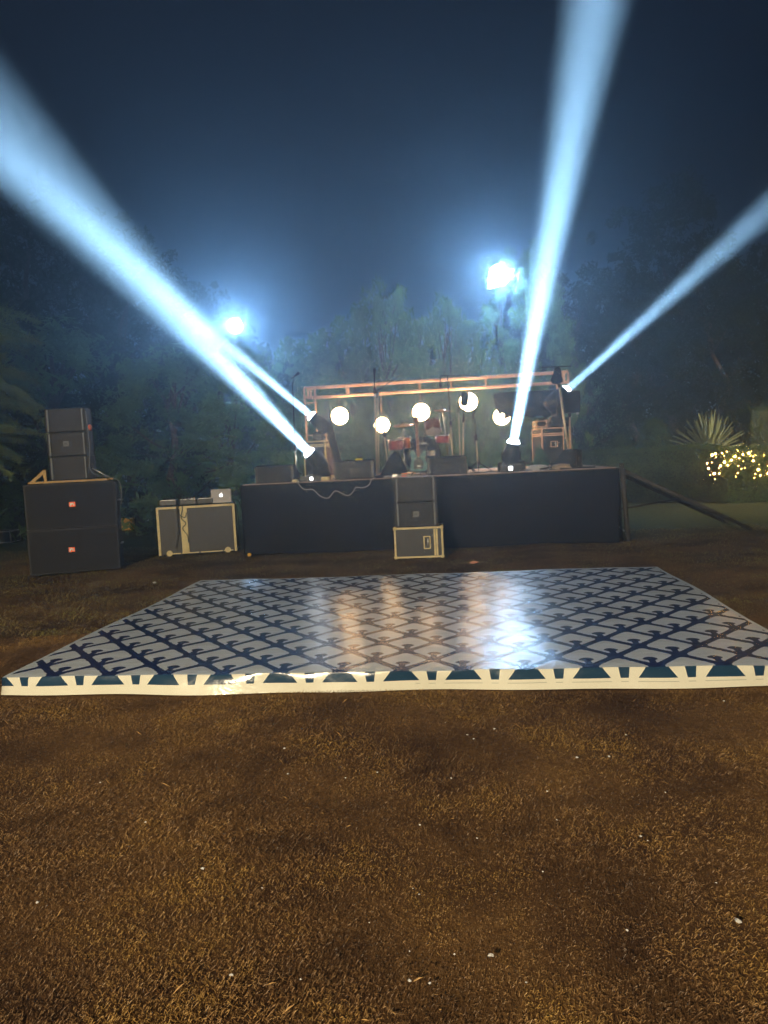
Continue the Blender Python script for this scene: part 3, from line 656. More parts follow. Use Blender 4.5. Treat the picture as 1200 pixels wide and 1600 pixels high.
MB().prism(ap, fo, (1, 0, 0), TL @ Vector((0, 0, 1)), TL @ Vector((0, 0.002, 0))).prism(lf, fo, (1, 0, 0), TL @ Vector((0, 0, 1)), TL @ Vector((0, 0.002, 0))).build('lid_emblem', M['logo_glow'], lid)
def player(lab, x, w, knobs, platter):
    r = thing('dj_deck' if platter else 'dj_mixer', lab, 'audio deck', on_dj(x, 0.12), drz + 0.03 * sin(x * 9), None)
    b = MB().box((0, 0.17, 0.05), (w, 0.34, 0.085), bevel=0.008).build('body', M['black_plastic'], r)
    MB().box((0, 0.17, 0.095), (w - 0.03, 0.31, 0.006)).build('top_plate', M['alu'], r)
    if platter: MB().lathe((0, 0.14, 0.098), (0, 0, 1), [(0, 0.10), (0.018, 0.10), (0.022, 0.085)], 24).build('platter', M['black_metal'], r)
    for k in range(knobs):
        MB().lathe((-w / 2 + 0.05 + (k % 4) * (w - 0.1) / 3, 0.05 + 0.06 * (k // 4) + (0.2 if platter else 0), 0.098), (0, 0, 1), [(0, 0.012), (0.028, 0.009)], 8).build('knob', M['chrome'] if k % 3 == 1 else M['black_plastic'], r)
player('black media deck at the left end of the console', -0.46, 0.28, 4, True)
player('low black mixer with knobs between the two media decks', -0.13, 0.27, 12, False)
player('black media deck between the mixer and the laptop', 0.15, 0.26, 4, True)
for k, pts in enumerate([[(-0.30, 0.02, 0.02), (-0.30, -0.05, -0.03), (-0.27, -0.045, -0.14), (-0.18, -0.04, -0.20), (-0.15, -0.04, -0.12)], [(-0.22, 0.0, 0.03), (-0.21, -0.04, -0.05), (-0.24, -0.035, -0.20), (-0.17, -0.035, -0.30), (-0.23, -0.035, -0.38), (-0.16, -0.035, -0.50), (-0.15, -0.035, -0.62)],
                          [(-0.10, 0.05, 0.08), (-0.16, -0.02, 0.12), (-0.26, -0.04, 0.03), (-0.30, -0.04, -0.15), (-0.30, -0.04, -0.45), (-0.36, -0.04, -0.70)], [(0.61, 0.1, 0.03), (0.68, 0.05, -0.1), (0.70, 0.0, -0.45), (0.74, -0.02, -0.80)], [(0.60, 0.2, 0.05), (0.72, 0.1, 0.0), (0.80, 0.1, -0.4), (0.78, 0.05, -0.8)]]):
    lab = ['short black cable looping over the top of the console strip', 'wavy black cable hanging down the cream centre strip', 'long black cable hanging left of the cream strip', 'black cable hanging off the right end of the console', 'outer black cable between the console and the stage'][k]
    tag(MB().tube(smooth_path([on_dj(*p) for p in pts]), 0.006, 6).build('hanging_cable', M['cable_black']), lab, 'cable', 'black cables around the console')
b = atz(-22, 850); flight_case('low dark case with silver edges, half out of view at the far left', (b.x, b.y, 0), radians(10), 1.1, 0.26, 0.5, trim=M['alu'], feet=False)
b = atz(193, 829); yb = thing('yellow_box', 'small yellow plastic box on the grass right of the subwoofers', 'box', (b.x, b.y, 0), radians(12))
MB().box((0, 0.15, 0.13), (0.42, 0.30, 0.26), bevel=0.02).build('body', M['yellow'], yb); MB().box((0, 0.15, 0.275), (0.44, 0.32, 0.03), bevel=0.01).build('lid', M['yellow'], yb)
MB().tube([(-0.07, -0.004, 0.17), (-0.06, -0.03, 0.14), (0.06, -0.03, 0.14), (0.07, -0.004, 0.17)], 0.008, 6).build('handle', M['black_plastic'], yb)
for (a, c, lab) in ((atz(150, 832), atz(250, 808), 'crumpled white kerb edging behind the yellow box'), (atz(352, 787), atz(388, 781), 'thin white kerb edging between the console and the stage')):
    k_ = MB(); n_ = 14
    for i in range(n_): 
        p = a.lerp(c, (i + 0.5) / n_); dd = (c - a); k_.box((p.x, p.y, 0.035), (dd.length / n_ * 1.02, 0.16, 0.10 + 0.02 * sin(i * 2.2)), Matrix.Rotation(math.atan2(dd.y, dd.x) + 0.06 * sin(i * 3.1), 3, 'Z'), 0.01)
    tag(k_.build('kerb', M['kerb']), lab, 'kerb')

# ------------------------------------------------------------------ on the stage
def wedge(lab, x0, x1, ytop, Y, depth=0.42, rz=0.0, grp='wedge monitors on the stage'):
    a, c = at(x0, ytop, Y), at(x1, ytop, Y); w = c.x - a.x; h = max(0.2, (a.z + c.z) / 2 - SZ)
    r = thing('wedge_monitor', lab, 'speaker', ((a.x + c.x) / 2, Y, SZ + 0.002), rz, grp)
    prof = [(0, 0.0), (0.02, h * 0.92), (0.07, h), (depth * 0.45, h * 0.97), (depth, h * 0.38), (depth, 0.0)]
    MB().prism(prof, (-w / 2, 0, 0), (0, 1, 0), (0, 0, 1), (w, 0, 0)).build('cabinet', M['black_box'], r)
    MB().prism([(0.0, 0.0), (0.0, 0.012), (0.30, 0.012), (0.30, 0.0)], (-w / 2 + 0.03, depth * 0.5, h * 0.93), (0, 0.72, -0.69), (0, 0.69, 0.72), (w - 0.06, 0, 0)).build('grille', M['grille'], r)
    for s in (-1, 1): MB().box((s * (w / 2 - 0.02), -0.003, h * 0.5), (0.035, 0.008, h * 0.9)).build('corner_post', M['black_plastic'], r)
    MB().box((0, -0.004, h * 0.45), (0.14, 0.008, 0.07)).build('connector_plate', M['black_metal'], r)
    return r, w, h
wedge('black wedge monitor at the left front corner of the stage', 398, 458, 727, 11.27)
r, w, h = wedge('black wedge monitor with a bright yellow tag on its top edge', 521, 583, 719, 11.26)
MB().box((0.09, 0.03, h + 0.006), (0.11, 0.07, 0.03), bevel=0.004).build('tag', M['yellow_tag'], r)
wedge('black wedge monitor in the middle of the stage front, before the bass drum', 667, 729, 713, 11.27)
r, w, h = wedge('black wedge monitor seen from its side, a white sheet on its slope', 889, 918, 701, 11.75, 0.40, radians(62))
MB().prism([(0.0, 0.0), (0.0, 0.004), (0.2, 0.004), (0.2, 0.0)], (-0.10, 0.22, h * 0.93), (0, 0.72, -0.69), (0, 0.69, 0.72), (0.2, 0, 0)).build('paper_sheet', M['paper'], r)

def pole_stand(lab, pts, Y, base='tripod', boom=None, mic=None, lower=M['gold_pipe'], split=0.5, name='microphone_stand', r0=0.012, extra=None, mic_size=1.0):
    P = [at(px, py, Y) for px, py in pts]; foot = P[-1].copy(); foot.z = SZ
    r = thing(name, lab, 'microphone stand', foot, 0, 'microphone stands on the stage')
    L = [p - foot for p in P]; L[-1].z = 0.04
    j = L[0].lerp(L[-1], split)
    MB().tube([L[0], j], r0 * 0.75, 8).build('upper_tube', M['black_metal'], r)
    MB().tube([j, L[-1]], r0, 8).build('lower_tube', lower, r)
    dd = (L[0] - L[-1]).normalized()
    MB().lathe(j, dd, [(-0.05, 0.018), (-0.03, 0.026), (0.03, 0.026), (0.05, 0.016)], 12).build('clutch', M['black_plastic'], r)
    if base == 'tripod':
        for k in range(3):
            a = 2.1 * k + 0.5
            MB().tube([L[-1] + Vector((0, 0, 0.14)), L[-1] + Vector((cos(a) * 0.26, sin(a) * 0.26, -0.028))], 0.009, 6).build('leg', M['black_metal'], r)
    else: MB().lathe((L[-1].x, L[-1].y, 0), (0, 0, 1), [(0, 0.13), (0.02, 0.13), (0.035, 0.03)], 20).build('round_base', M['black_metal'], r)
    if boom:
        bp = [at(px, py, Y + dy) - foot for px, py, dy in boom]
        MB().tube(bp, 0.008, 6).build('boom_arm', M['black_metal'], r)
    if mic:
        (mx_, my_, mdx, mdy) = mic; m0 = at(mx_, my_, Y) - foot; m1 = at(mx_ + mdx, my_ + mdy, Y) - foot; ax = (m1 - m0).normalized(); s = mic_size
        MB().lathe(m0, ax, [(0, 0.011 * s), (0.10, 0.014 * s), (0.12, 0.024 * s), (0.15, 0.026 * s), (0.17, 0.014 * s)] if s < 1.5 else [(0, 0.03), (0.02, 0.062), (0.19, 0.066), (0.215, 0.05)], 12).build('microphone', M['black_plastic'], r)
    return r
pole_stand('thin microphone stand at the left front of the stage, beside the lit lamp beam', [(457, 603), (461, 690), (463, 746)], 11.5, boom=[(456, 604, 0), (459, 592, 0.1)], mic=(455, 592, 5, -4), split=0.66)
pole_stand('tall microphone stand in front of the low globe lamp, with a side boom', [(585, 590), (588, 690), (589, 738)], 11.45, 'round', boom=[(587, 612, 0), (605, 600, 0.3), (624, 587, 0.6)], mic=(585, 592, 0, -8), split=0.14, r0=0.016)
pole_stand('second bright tube stand close beside the tall left-hand one', [(590, 610), (592, 738)], 11.9, 'round', split=0.05, r0=0.013)
pole_stand('short bright stand left of the red drums', [(600, 672), (606, 722)], 12.2, split=0.1)
pole_stand('tall microphone stand with a long level boom, left of the pair right of the drums', [(699, 588), (702, 640), (708, 716)], 11.9, boom=[(688, 597, 0), (689, 587, 0), (720, 587, 0.2), (750, 588, 0.4)], mic=(688, 590, 0, 8), split=0.50, r0=0.014)
pole_stand('tall stand carrying a fat black studio microphone before the highest globe lamp', [(725, 632), (724, 660), (722, 716)], 12.0, mic=(725, 634, 1, -9), split=0.22, r0=0.017, mic_size=1.7)
pole_stand('thin bright stand standing close left of the fat microphone stand', [(716, 632), (719, 716)], 12.2, split=0.08, r0=0.012)
pole_stand('short microphone stand with a bent neck near the orange floor patch', [(742, 656), (747, 680), (747, 727)], 11.6, boom=[(742, 656, 0), (738, 648, 0)], mic=(738, 657, 2, -9), split=0.35, r0=0.013)
pole_stand('leaning pale pole stand with a level boom in front of the right flight case', [(873, 597), (882, 655), (891, 714)], 12.3, boom=[(845, 574, 0.2), (872, 573, 0), (892, 572, -0.1)], split=0.03, r0=0.018, lower=M['gold_pipe'])
cl = tag(MB().prism([(-0.01, -0.02), (0.06, 0.0), (0.09, -0.06), (0.10, -0.16), (0.12, -0.25), (0.04, -0.29), (-0.05, -0.27), (-0.09, -0.22), (-0.03, -0.10)], at(868, 573, 12.28), (1, 0, 0), (0, 0, 1), (0, 0.06, 0)).build('hanging_bag', M['dark_cloth']), 'dark cloth bag hanging from the top of the leaning pole stand', 'bag')
sp = pole_stand('steel pole under the small black speaker at the far right end of the stage', [(890, 646), (889, 716)], 13.1, name='speaker_pole', split=0.02, lower=M['truss'])
sp['category'] = 'speaker stand'; del sp['group']
c = at(893, 646, 13.1); bx_ = thing('small_loudspeaker', 'small black box speaker on a pole at the right end of the stage', 'speaker', c, radians(-8))
MB().box((0.0, 0, 0.20), (0.31, 0.26, 0.38), bevel=0.03).build('cabinet', M['black_box'], bx_); MB().box((0, -0.128, 0.20), (0.25, 0.012, 0.32)).build('grille', M['grille'], bx_)
MB().lathe((0.10, -0.05, -0.03), (0, 0, 1), [(0, 0.02), (0.06, 0.02)], 8).build('foot', M['alu'], bx_)
# dark cloth hanging from the right half of the truss
cp = [at(771, 612, 14.22), at(878, 607, 14.22)]; vs = []; nC = 26
for j in range(9):
    for i in range(nC + 1):
        u = i / nC; p = cp[0].lerp(cp[1], u); drop = 0.50 * (1 - 0.55 * max(0, 1 - u * 7) ** 2) - 0.02 * sin(u * 31)
        vs.append((p.x, 14.22 + 0.03 * sin(u * 40 + j * .4) + 0.004 * j, p.z - 0.02 - drop * j / 8))
tag(MB().add(vs, [(j * (nC + 1) + i, j * (nC + 1) + i + 1, (j + 1) * (nC + 1) + i + 1, (j + 1) * (nC + 1) + i) for j in range(8) for i in range(nC)], True).build('hanging_cloth', M['dark_cloth']), 'black cloth hanging under the right half of the truss', 'cloth')

# flight cases with the rear heads
q = at(498, 740, 13.4)
flight_case('flight case with cream edges at the left of the stage under a moving head', (q.x - 0.06, 13.42, SZ), radians(-14), 0.46, at(495, 689, 13.6).z - SZ - 0.025, 0.42, side=M['lit_ply'], lid_z=0.60)
q = at(866, 735, 13.4)
flight_case('flight case with a handle dish at the right of the stage, behind the leaning stand', (q.x, 13.45, SZ), radians(19), 0.44, at(868, 668, 13.7).z - SZ - 0.025, 0.42, trim=M['truss'], lid_z=0.58, handle=(0.02, 0.42, 0.13, 0.10))
q = at(846, 668, 13.55)
flight_case('small cream edged box lying on the left of the right flight case', (q.x, 13.5, q.z + 0.012), radians(15), 0.20, 0.11, 0.2, trim=M['truss'], feet=False, rr=0.02)
q = at(506, 689, 13.5)
flight_case('small wooden box beside the left rear moving head, on the flight case', (q.x, 13.46, at(495, 689, 13.6).z + 0.002), radians(-14), 0.13, 0.11, 0.14, trim=M['truss'], feet=False, rr=0.02)
gb = thing('keyboard_bag', 'long dark keyboard bag standing upright, leaning beside the left flight case', 'bag', at(528, 744, 13.0), 0)
MB().prism([(0, 0), (0.11, 0.0), (0.0, 0.55), (-0.09, 1.00), (-0.17, 1.05), (-0.19, 1.0), (-0.11, 0.5)], (0, 0, 0), (1, 0, 0), (0, 0, 1), (0, 0.16, 0)).build('bag_body', M['dark_cloth'], gb)
MB().tube([(-0.06, -0.01, 0.45), (-0.03, -0.04, 0.5), (-0.07, -0.04, 0.62), (-0.10, -0.01, 0.66)], 0.01, 6).build('handle', M['black_plastic'], gb)
gb = thing('gig_bag', 'dark green guitar bag leaning on the right flight case', 'bag', at(846, 733, 12.9), 0)
MB().prism([(-0.13, 0), (0.10, 0), (0.15, 0.12), (0.10, 0.28), (0.03, 0.42), (0.0, 0.46), (-0.05, 0.42), (-0.08, 0.28), (-0.16, 0.13)], (0, 0, 0), (0.98, 0, 0.1), (-0.05, 0.25, 0.96), (0.02, 0.10, -0.02)).build('bag_body', mat('dark_green_cloth', (0.03, 0.09, 0.07), 0.8), gb)
MB().tube([(-0.12, -0.03, 0.05), (0.05, -0.05, 0.20), (0.22, -0.02, 0.01)], 0.016, 6).build('strap', M['dark_cloth'], gb)

# drums
YD = 12.9
bd = thing('bass_drum', 'bass drum with a dark lettered front skin and two red toms mounted on it', 'drum', at(659, 740, YD))
O = bd.location; bc = at(660, 708.5, YD) - O; R_ = 0.315; bd.location.z = SZ; bc.z = R_ + 0.03
MB().lathe(bc, (0, 1, 0), [(0.02, R_), (0.40, R_)], 40).build('shell', M['brown_shell'], bd)
MB().lathe(bc, (0, 1, 0), [(0.012, 0.01), (0.010, R_ - 0.015), (0.03, R_ - 0.005)], 40).build('drum_skin', M['bass_skin'], bd)
ho = MB(); ho.tube([bc + Vector((cos(a) * (R_ + 0.004), 0.012, sin(a) * (R_ + 0.004))) for a in np.linspace(0, 2 * pi, 41)], 0.014, 8, caps=False); ho.build('hoop', M['black_plastic'], bd)
text('skin_lettering', 'TAMA', 0.055, M['white_mark'], bd, bc + Vector((0.02, -0.004, 0.20)), (radians(90), 0, 0), 0.001, 0.001)
MB().prism([(-0.07, -0.045), (0.07, -0.05), (0.06, 0.05), (-0.07, 0.04)], bc + Vector((0.16, 0.001, 0.02)), (1, 0, 0), (0, 0, 1), (0, 0.004, 0)).build('skin_patch', M['drum_skin'], bd)
for s in (-1, 1): MB().tube([bc + Vector((s * 0.22, 0.08, -0.22)), (bc.x + s * 0.36, 0.02, 0.005)], 0.011, 6).build('spur', M['chrome'], bd)
def drum(parent, name, px, py, Y, r, h, ax, shell):
    c = at(px, py, Y) - parent.location; ax = Vector(ax).normalized()
    d = MB().lathe(c, ax, [(-h / 2, r), (h / 2, r)], 28).build(name, shell, parent)
    for s in (-1, 1):
        MB().lathe(c + ax * (s * h / 2), ax * s, [(0.0, r * 0.98), (0.004, r * 0.97)], 28).build('drum_skin', M['drum_skin'], d)
        f = frame_of(ax); MB().tube([c + ax * (s * h / 2) + (f[0] * cos(a) + f[1] * sin(a)) * (r + 0.006) for a in np.linspace(0, 2 * pi, 31)], 0.009, 6, caps=False).build('hoop', M['chrome'], d)
    f = frame_of(ax)
    for k in range(6):
        a = k * pi / 3 + 0.3; e = (f[0] * cos(a) + f[1] * sin(a)) * (r + 0.012)
        MB().tube([c + e - ax * h * 0.42, c + e + ax * h * 0.42], 0.005, 5).build('lug', M['chrome'], d)
    return d
drum(bd, 'rack_tom', 676, 667, 12.78, 0.142, 0.19, (-0.10, 0.42, 0.86), M['brown_shell'])
drum(bd, 'rack_tom', 691, 686, 12.95, 0.125, 0.13, (0.05, -0.10, 1.0), M['red_shell'])
MB().tube([at(684, 712, 13.0) - bd.location, at(686, 678, 12.95) - bd.location, at(690, 668, 12.9) - bd.location], 0.012, 6).build('tom_arm', M['chrome'], bd)
for (lab, px, py, Y, r, h, sh) in (('red snare drum on a stand at the left of the kit', 619, 695, 12.6, 0.135, 0.17, M['red_shell']), ('bright orange tom drum beside the bass drum', 632, 692, 12.85, 0.105, 0.20, M['orange_shell'])):
    c = at(px, py, Y); d = thing('drum', lab, 'drum', (c.x, c.y, SZ))
    drum(d, 'shell', px, py, Y, r, h, (0, -0.08, 1), sh)
    for k in range(3):
        a = k * 2.09 + 0.4; MB().tube([(cos(a) * r, sin(a) * r, c.z - SZ - h * .3), (cos(a) * (r + 0.04), sin(a) * (r + 0.04), 0.004)], 0.008, 6).build('leg', M['chrome'], d)
def cymbal(lab, px, py, Y, r, ax, fx, fy):
    c = at(px, py, Y); f = at(fx, fy, Y); d = thing('cymbal_stand', lab, 'cymbal', (f.x, f.y, SZ), 0, 'cymbals of the drum kit'); q = c - d.location
    MB().lathe(q, ax, [(-0.012, r), (-0.008, r), (0.0, r * 0.35), (0.022, r * 0.18), (0.028, 0.01)], 36).build('cymbal', M['cymbal'], d)
    MB().tube([q + Vector((0, 0, 0.07)), q - Vector((0, 0, 0.10)), (0, 0, 0.05)], 0.010, 8).build('stand_tube', M['chrome'], d)
    MB().lathe(q, ax, [(0.03, 0.018), (0.05, 0.018), (0.055, 0.008)], 10).build('wing_nut', M['black_plastic'], d)
    for k in range(3):
        a = 2.09 * k + 0.2; MB().tube([(0, 0, 0.18), (cos(a) * 0.22, sin(a) * 0.22, 0.006)], 0.008, 6).build('leg', M['chrome'], d)
cymbal('large bronze cymbal tilted towards the lawn, left of the bass drum', 630, 664, 12.6, 0.19, (-0.02, -0.20, 1), 614, 740)
cymbal('thin dark cymbal seen edge-on above the red tom', 692, 641, 13.0, 0.17, (0.10, 0.02, 1), 703, 740)

# guitars
def guitar(lab, foot, Y, s, lean, body_m):
    c = at(foot[0], foot[1], Y); r = thing('electric_guitar', lab, 'guitar', (c.x, c.y, SZ)); 
    up = Vector((lean, 0.22, 1)).normalized(); rt = Vector((1, 0, -lean)).normalized(); bk = rt.cross(up) * -1
    if bk.y < 0: bk = -bk
    o = Vector((0, -0.10, 0.05))
    out = [(-0.06, 0.0), (0.07, 0.01), (0.15, 0.07), (0.155, 0.15), (0.11, 0.22), (0.115, 0.27), (0.15, 0.34), (0.13, 0.40), (0.09, 0.385), (0.055, 0.32), (-0.03, 0.32), (-0.055, 0.37), (-0.11, 0.42), (-0.15, 0.37), (-0.125, 0.27), (-0.12, 0.22), (-0.155, 0.14), (-0.14, 0.05)]
    b = MB().prism([(x * s, y * s) for x, y in out], o, rt, up, bk * 0.045).build('body', body_m, r)
    fr_ = o - bk * 0.004
    MB().prism([(-0.09 * s, 0.06 * s), (0.07 * s, 0.06 * s), (0.09 * s, 0.20 * s), (-0.01 * s, 0.29 * s), (-0.09 * s, 0.20 * s)], fr_, rt, up, bk * 0.004).build('pickguard', M['pick'], b)
    MB().prism([(-0.035 * s, 0.10 * s), (0.035 * s, 0.10 * s), (0.035 * s, 0.125 * s), (-0.035 * s, 0.125 * s)], fr_ - bk * 0.008, rt, up, bk * 0.006).build('bridge', M['chrome'], b)
    nk = MB().prism([(-0.028 * s, 0.28 * s), (0.028 * s, 0.28 * s), (0.021 * s, 0.86 * s), (-0.021 * s, 0.86 * s)], fr_ - bk * 0.008, rt, up, bk * 0.03).build('neck', M['neck'], r)
    MB().prism([(-0.03 * s, 0.865 * s), (0.03 * s, 0.865 * s), (0.045 * s, 1.0 * s), (-0.03 * s, 1.03 * s)], fr_, rt, up, bk * 0.018).build('headstock', M['neck'], nk)
    st = MB().tube([(-0.14, -0.12, 0.0), (-0.10, -0.13, 0.06), (0.10, -0.13, 0.06), (0.14, -0.12, 0.0)], 0.01, 6).build('stand_cradle', M['black_metal'], r)
    MB().tube([(0, 0.12, 0.0), (0, 0.03, 0.5)], 0.01, 6).build('stand_back_leg', M['black_metal'], r)
guitar('teal electric guitar with a dark pickguard on a stand before the bass drum', (656, 743), 11.95, 0.94, -0.03, M['teal'])
# black jacket heap left of the guitar
jk = MB(); pr = [(0.30, 0.02), (0.28, 0.16), (0.19, 0.26), (0.08, 0.33), (0.0, 0.40)]
vs = []; nj = 22
for k, (rr_, zz) in enumerate([(0.19, 0), (0.185, 0.08), (0.16, 0.16), (0.12, 0.26), (0.075, 0.35), (0.03, 0.41)]):
    for i in range(nj):
        a = 2 * pi * i / nj; w_ = rr_ * (1 + 0.16 * sin(3 * a + k) + 0.08 * sin(7 * a + 2 * k)); vs.append((cos(a) * w_ * 1.05 + 0.22 * zz, sin(a) * w_ * 0.7, zz + 0.01 * sin(5 * a)))
jk.add(vs, [(k * nj + i, k * nj + (i + 1) % nj, (k + 1) * nj + (i + 1) % nj, (k + 1) * nj + i) for k in range(5) for i in range(nj)] + [tuple(5 * nj + i for i in range(nj))], True)
q = at(613, 745, 11.8); tag(jk.build('black_jacket', M['dark_cloth'], loc=(q.x, q.y, SZ + 0.004)), 'black jacket draped in a peak left of the teal guitar', 'jacket')

# small things on the stage edge
def gadget(name, lab, cat, px, Y, w, h, d, m, led=False, grp=None, rz=0.0):
    q = at(px, 740, Y); r = thing(name, lab, cat, (q.x, Y, SZ + 0.003), rz, grp)
    b = MB().box((0, d / 2, h / 2), (w, d, h), bevel=min(h, w) * 0.15).build('body', m, r)
    for k in range(3): MB().lathe((-w * 0.3 + k * w * 0.3, d * 0.6, h), (0, 0, 1), [(0, 0.008), (0.014, 0.006)], 8).build('knob', M['chrome'], r)
    if led: MB().box((w * led, -0.003, h * 0.5), (h * 0.55, 0.006, h * 0.55)).build('lit_display', M['led_white'], r)
    return r
gadget('light_controller', 'small dark controller with a bright white display at the left stage edge', 'controller', 483, 11.22, 0.34, 0.085, 0.18, M['black_plastic'], 0.10)
gadget('effects_pedal', 'pale effects pedal beside the lit controller at the stage edge', 'pedal', 507, 11.25, 0.13, 0.06, 0.12, M['cream_trim'])
gadget('power_adapter', 'small cream adapter block hanging at the left stage edge', 'adapter', 460, 11.18, 0.10, 0.04, 0.06, M['cream_trim'])
gadget('effects_pedal', 'silver effects pedal among white cables left of the teal guitar', 'pedal', 617, 11.25, 0.09, 0.045, 0.12, M['alu'])
gadget('effects_pedal', 'orange effects pedal at the foot of the teal guitar', 'pedal', 631, 11.28, 0.08, 0.055, 0.12, M['orange_logo'])
gadget('light_controller', 'dark control unit with a small light, below the upright beam', 'controller', 800, 11.30, 0.34, 0.11, 0.2, M['black_plastic'], -0.05)
gadget('effects_pedal', 'dark pedal board near the right wedge monitor', 'pedal', 872, 11.35, 0.24, 0.05, 0.16, M['black_metal'])
def cable(name, pts, m, lab, r=0.007, grp='cables on the stage'):
    tag(MB().tube(smooth_path(pts), r, 6).build(name, m), lab, 'cable', grp)
yf = 11.04
cable('dangling_cable', [at(463, 749, 11.12), at(468, 758, yf), at(476, 765, yf), at(489, 765, yf), at(500, 775, yf), at(513, 778, yf), at(524, 767, yf), at(538, 773, yf), at(545, 774, yf), at(552, 768, yf), at(556, 762, yf), at(568, 762, yf), at(577, 757, yf), at(580, 750, yf), at(586, 746, 11.2)], M['cable_white'], 'long thin white cable looping over the black skirt at the stage front', 0.006)
def deck_cable(pts, m, lab, r=0.008): cable('floor_cable', [Vector((at(px, 740, Y).x, Y, SZ + z)) for px, Y, z in pts], m, lab, r)
deck_cable([(600, 11.3, 0.014), (606, 11.24, 0.03), (613, 11.32, 0.014), (622, 11.22, 0.02), (629, 11.24, 0.04), (640, 11.2, 0.014), (650, 11.22, 0.014)], M['cable_white'], 'white cable tangled on the stage edge before the teal guitar', 0.010)
deck_cable([(735, 11.4, 0.014), (750, 11.25, 0.014), (770, 11.5, 0.014), (785, 11.22, 0.014), (812, 11.28, 0.014), (828, 11.6, 0.014)], M['cable_black'], 'black cable lying across the right half of the stage edge', 0.012)
deck_cable([(830, 11.7, 0.014), (850, 11.3, 0.03), (866, 11.5, 0.05), (880, 11.3, 0.014), (905, 11.5, 0.014), (930, 11.35, 0.014)], M['cable_black'], 'black cable running to the right end of the stage', 0.012)
for (px, Y, w_, lab, m_) in ((842, 11.5, 0.18, 'crumpled pale cloth on the stage below the green bag', M['paper']), (877, 11.4, 0.16, 'tan cloth heap on the stage beside the right wedge monitor', M['deck'])):
    vs = []; n_ = 16
    for k, (rr_, zz) in enumerate([(1, 0), (0.9, 0.03), (0.6, 0.065), (0.2, 0.075)]):
        for i in range(n_):
            a = 2 * pi * i / n_; u = rr_ * w_ * (1 + 0.2 * sin(3 * a + px)); vs.append((cos(a) * u, sin(a) * u * 0.6, zz + 0.008 * sin(4 * a + k)))
    tag(MB().add(vs, [(k * n_ + i, k * n_ + (i + 1) % n_, (k + 1) * n_ + (i + 1) % n_, (k + 1) * n_ + i) for k in range(3) for i in range(n_)] + [tuple(3 * n_ + i for i in range(n_))], True).build('cloth_heap', m_, loc=(at(px, 740, Y).x, Y, SZ + 0.012)), lab, 'cloth')

# ------------------------------------------------------------------ litter on the lawn
scrap_v = []
def scrap_mesh(seed):
    random.seed(seed); n = 7; o = MB()
    t_ = [(cos(2 * pi * i / n) * random.uniform(.5, 1), sin(2 * pi * i / n) * random.uniform(.4, .9), random.uniform(0.1, 0.5)) for i in range(n)]
    o.add([(x, y, z) for x, y, z in t_] + [(x * .9, y * .9, z - 0.25) for x, y, z in t_] + [(0, 0, 0.75), (0, 0, -0.2)], [(i, (i + 1) % n, 2 * n) for i in range(n)] + [((i + 1) % n, i, n + i, n + (i + 1) % n) for i in range(n)] + [(n + (i + 1) % n, n + i, 2 * n + 1) for i in range(n)])
    return o
protos = [scrap_mesh(i).build('paper_scrap', M['paper']) for i in range(3)]
spots = [(902, 1185), (855, 1235), (952, 1184), (1153, 1440), (767, 1490), (317, 1362), (445, 1172), (450, 1211), (157, 1224), (228, 1289), (362, 1528), (470, 1531), (60, 1420), (645, 1384), (655, 1393), (822, 1531), (672, 1534), (745, 1305), (1001, 1306), (1131, 1098), (978, 1151), (773, 1141), (656, 1286), (848, 1357), (1119, 1379), (1012, 1312), (730, 1150), (740, 1156), (696, 1132), (540, 1216), (590, 1207), (577, 1439), (640, 1483), (242, 911), (165, 964), (1090, 880), (1003, 864), (870, 1278), (410, 1389), (640, 1600 - 70), (710, 1487), (980, 1450), (1040, 1240), (705, 1215)]
special = {(1153, 1440): ('white scrap near the lower right of the picture, largest on the lawn', 0.014), (767, 1490): ('bluish white scrap lying in dark grass low in the picture, right of centre', 0.013), (317, 1362): ('white scrap on the lawn at left, beside paler straw', 0.010),
           (902, 1185): ('bright white scrap just right of centre below the mat', 0.010), (242, 911): ('white scrap on the grass left of the mat\'s far corner', 0.035), (362, 1528): ('yellowish scrap low on the left of the lawn', 0.009)}
random.seed(5)
for k, (px, py) in enumerate(spots):
    p = atz(px, py); o = protos[k] if k < 3 else protos[k % 3].copy()
    if k >= 3: COL.objects.link(o)
    sp_ = special.get((px, py)); s = sp_[1] if sp_ else random.uniform(0.003, 0.0062) * (1.0 + p.y * 0.14)
    o.location = (p.x, p.y, gz(p.x, p.y) + 0.016 + s * 0.3); o.scale = (s, s, s * 0.8); o.rotation_euler = (0, 0, random.uniform(0, 6))
    tag(o, sp_[0] if sp_ else 'tiny white paper scrap lying in the brown grass', 'paper scrap', 'small white scraps scattered over the lawn')
p = atz(740, 883); lfm = MB().add([(-0.07, 0, 0.02), (0, -0.03, 0.01), (0.08, 0.0, 0.03), (0.0, 0.04, 0.035), (0.0, 0.0, 0.05), (0, 0, 0.004)], [(0, 1, 4), (1, 2, 4), (2, 3, 4), (3, 0, 4), (1, 0, 5), (2, 1, 5), (3, 2, 5), (0, 3, 5)]).build('dry_leaf', M['litter_pink'], loc=(p.x, p.y, 0.01))
tag(lfm, 'curled pinkish dry leaf behind the mat, right of the flight case', 'leaf')
p = atz(390, 869); tag(MB().lathe((0, 0, 0), (0, 0, 1), [(0, 0.03), (0.03, 0.035), (0.05, 0.02)], 12).build('bottle_top', M['yellow'], loc=(p.x, p.y, 0.0)), 'small yellow cap on the grass at the left foot of the stage', 'cap')

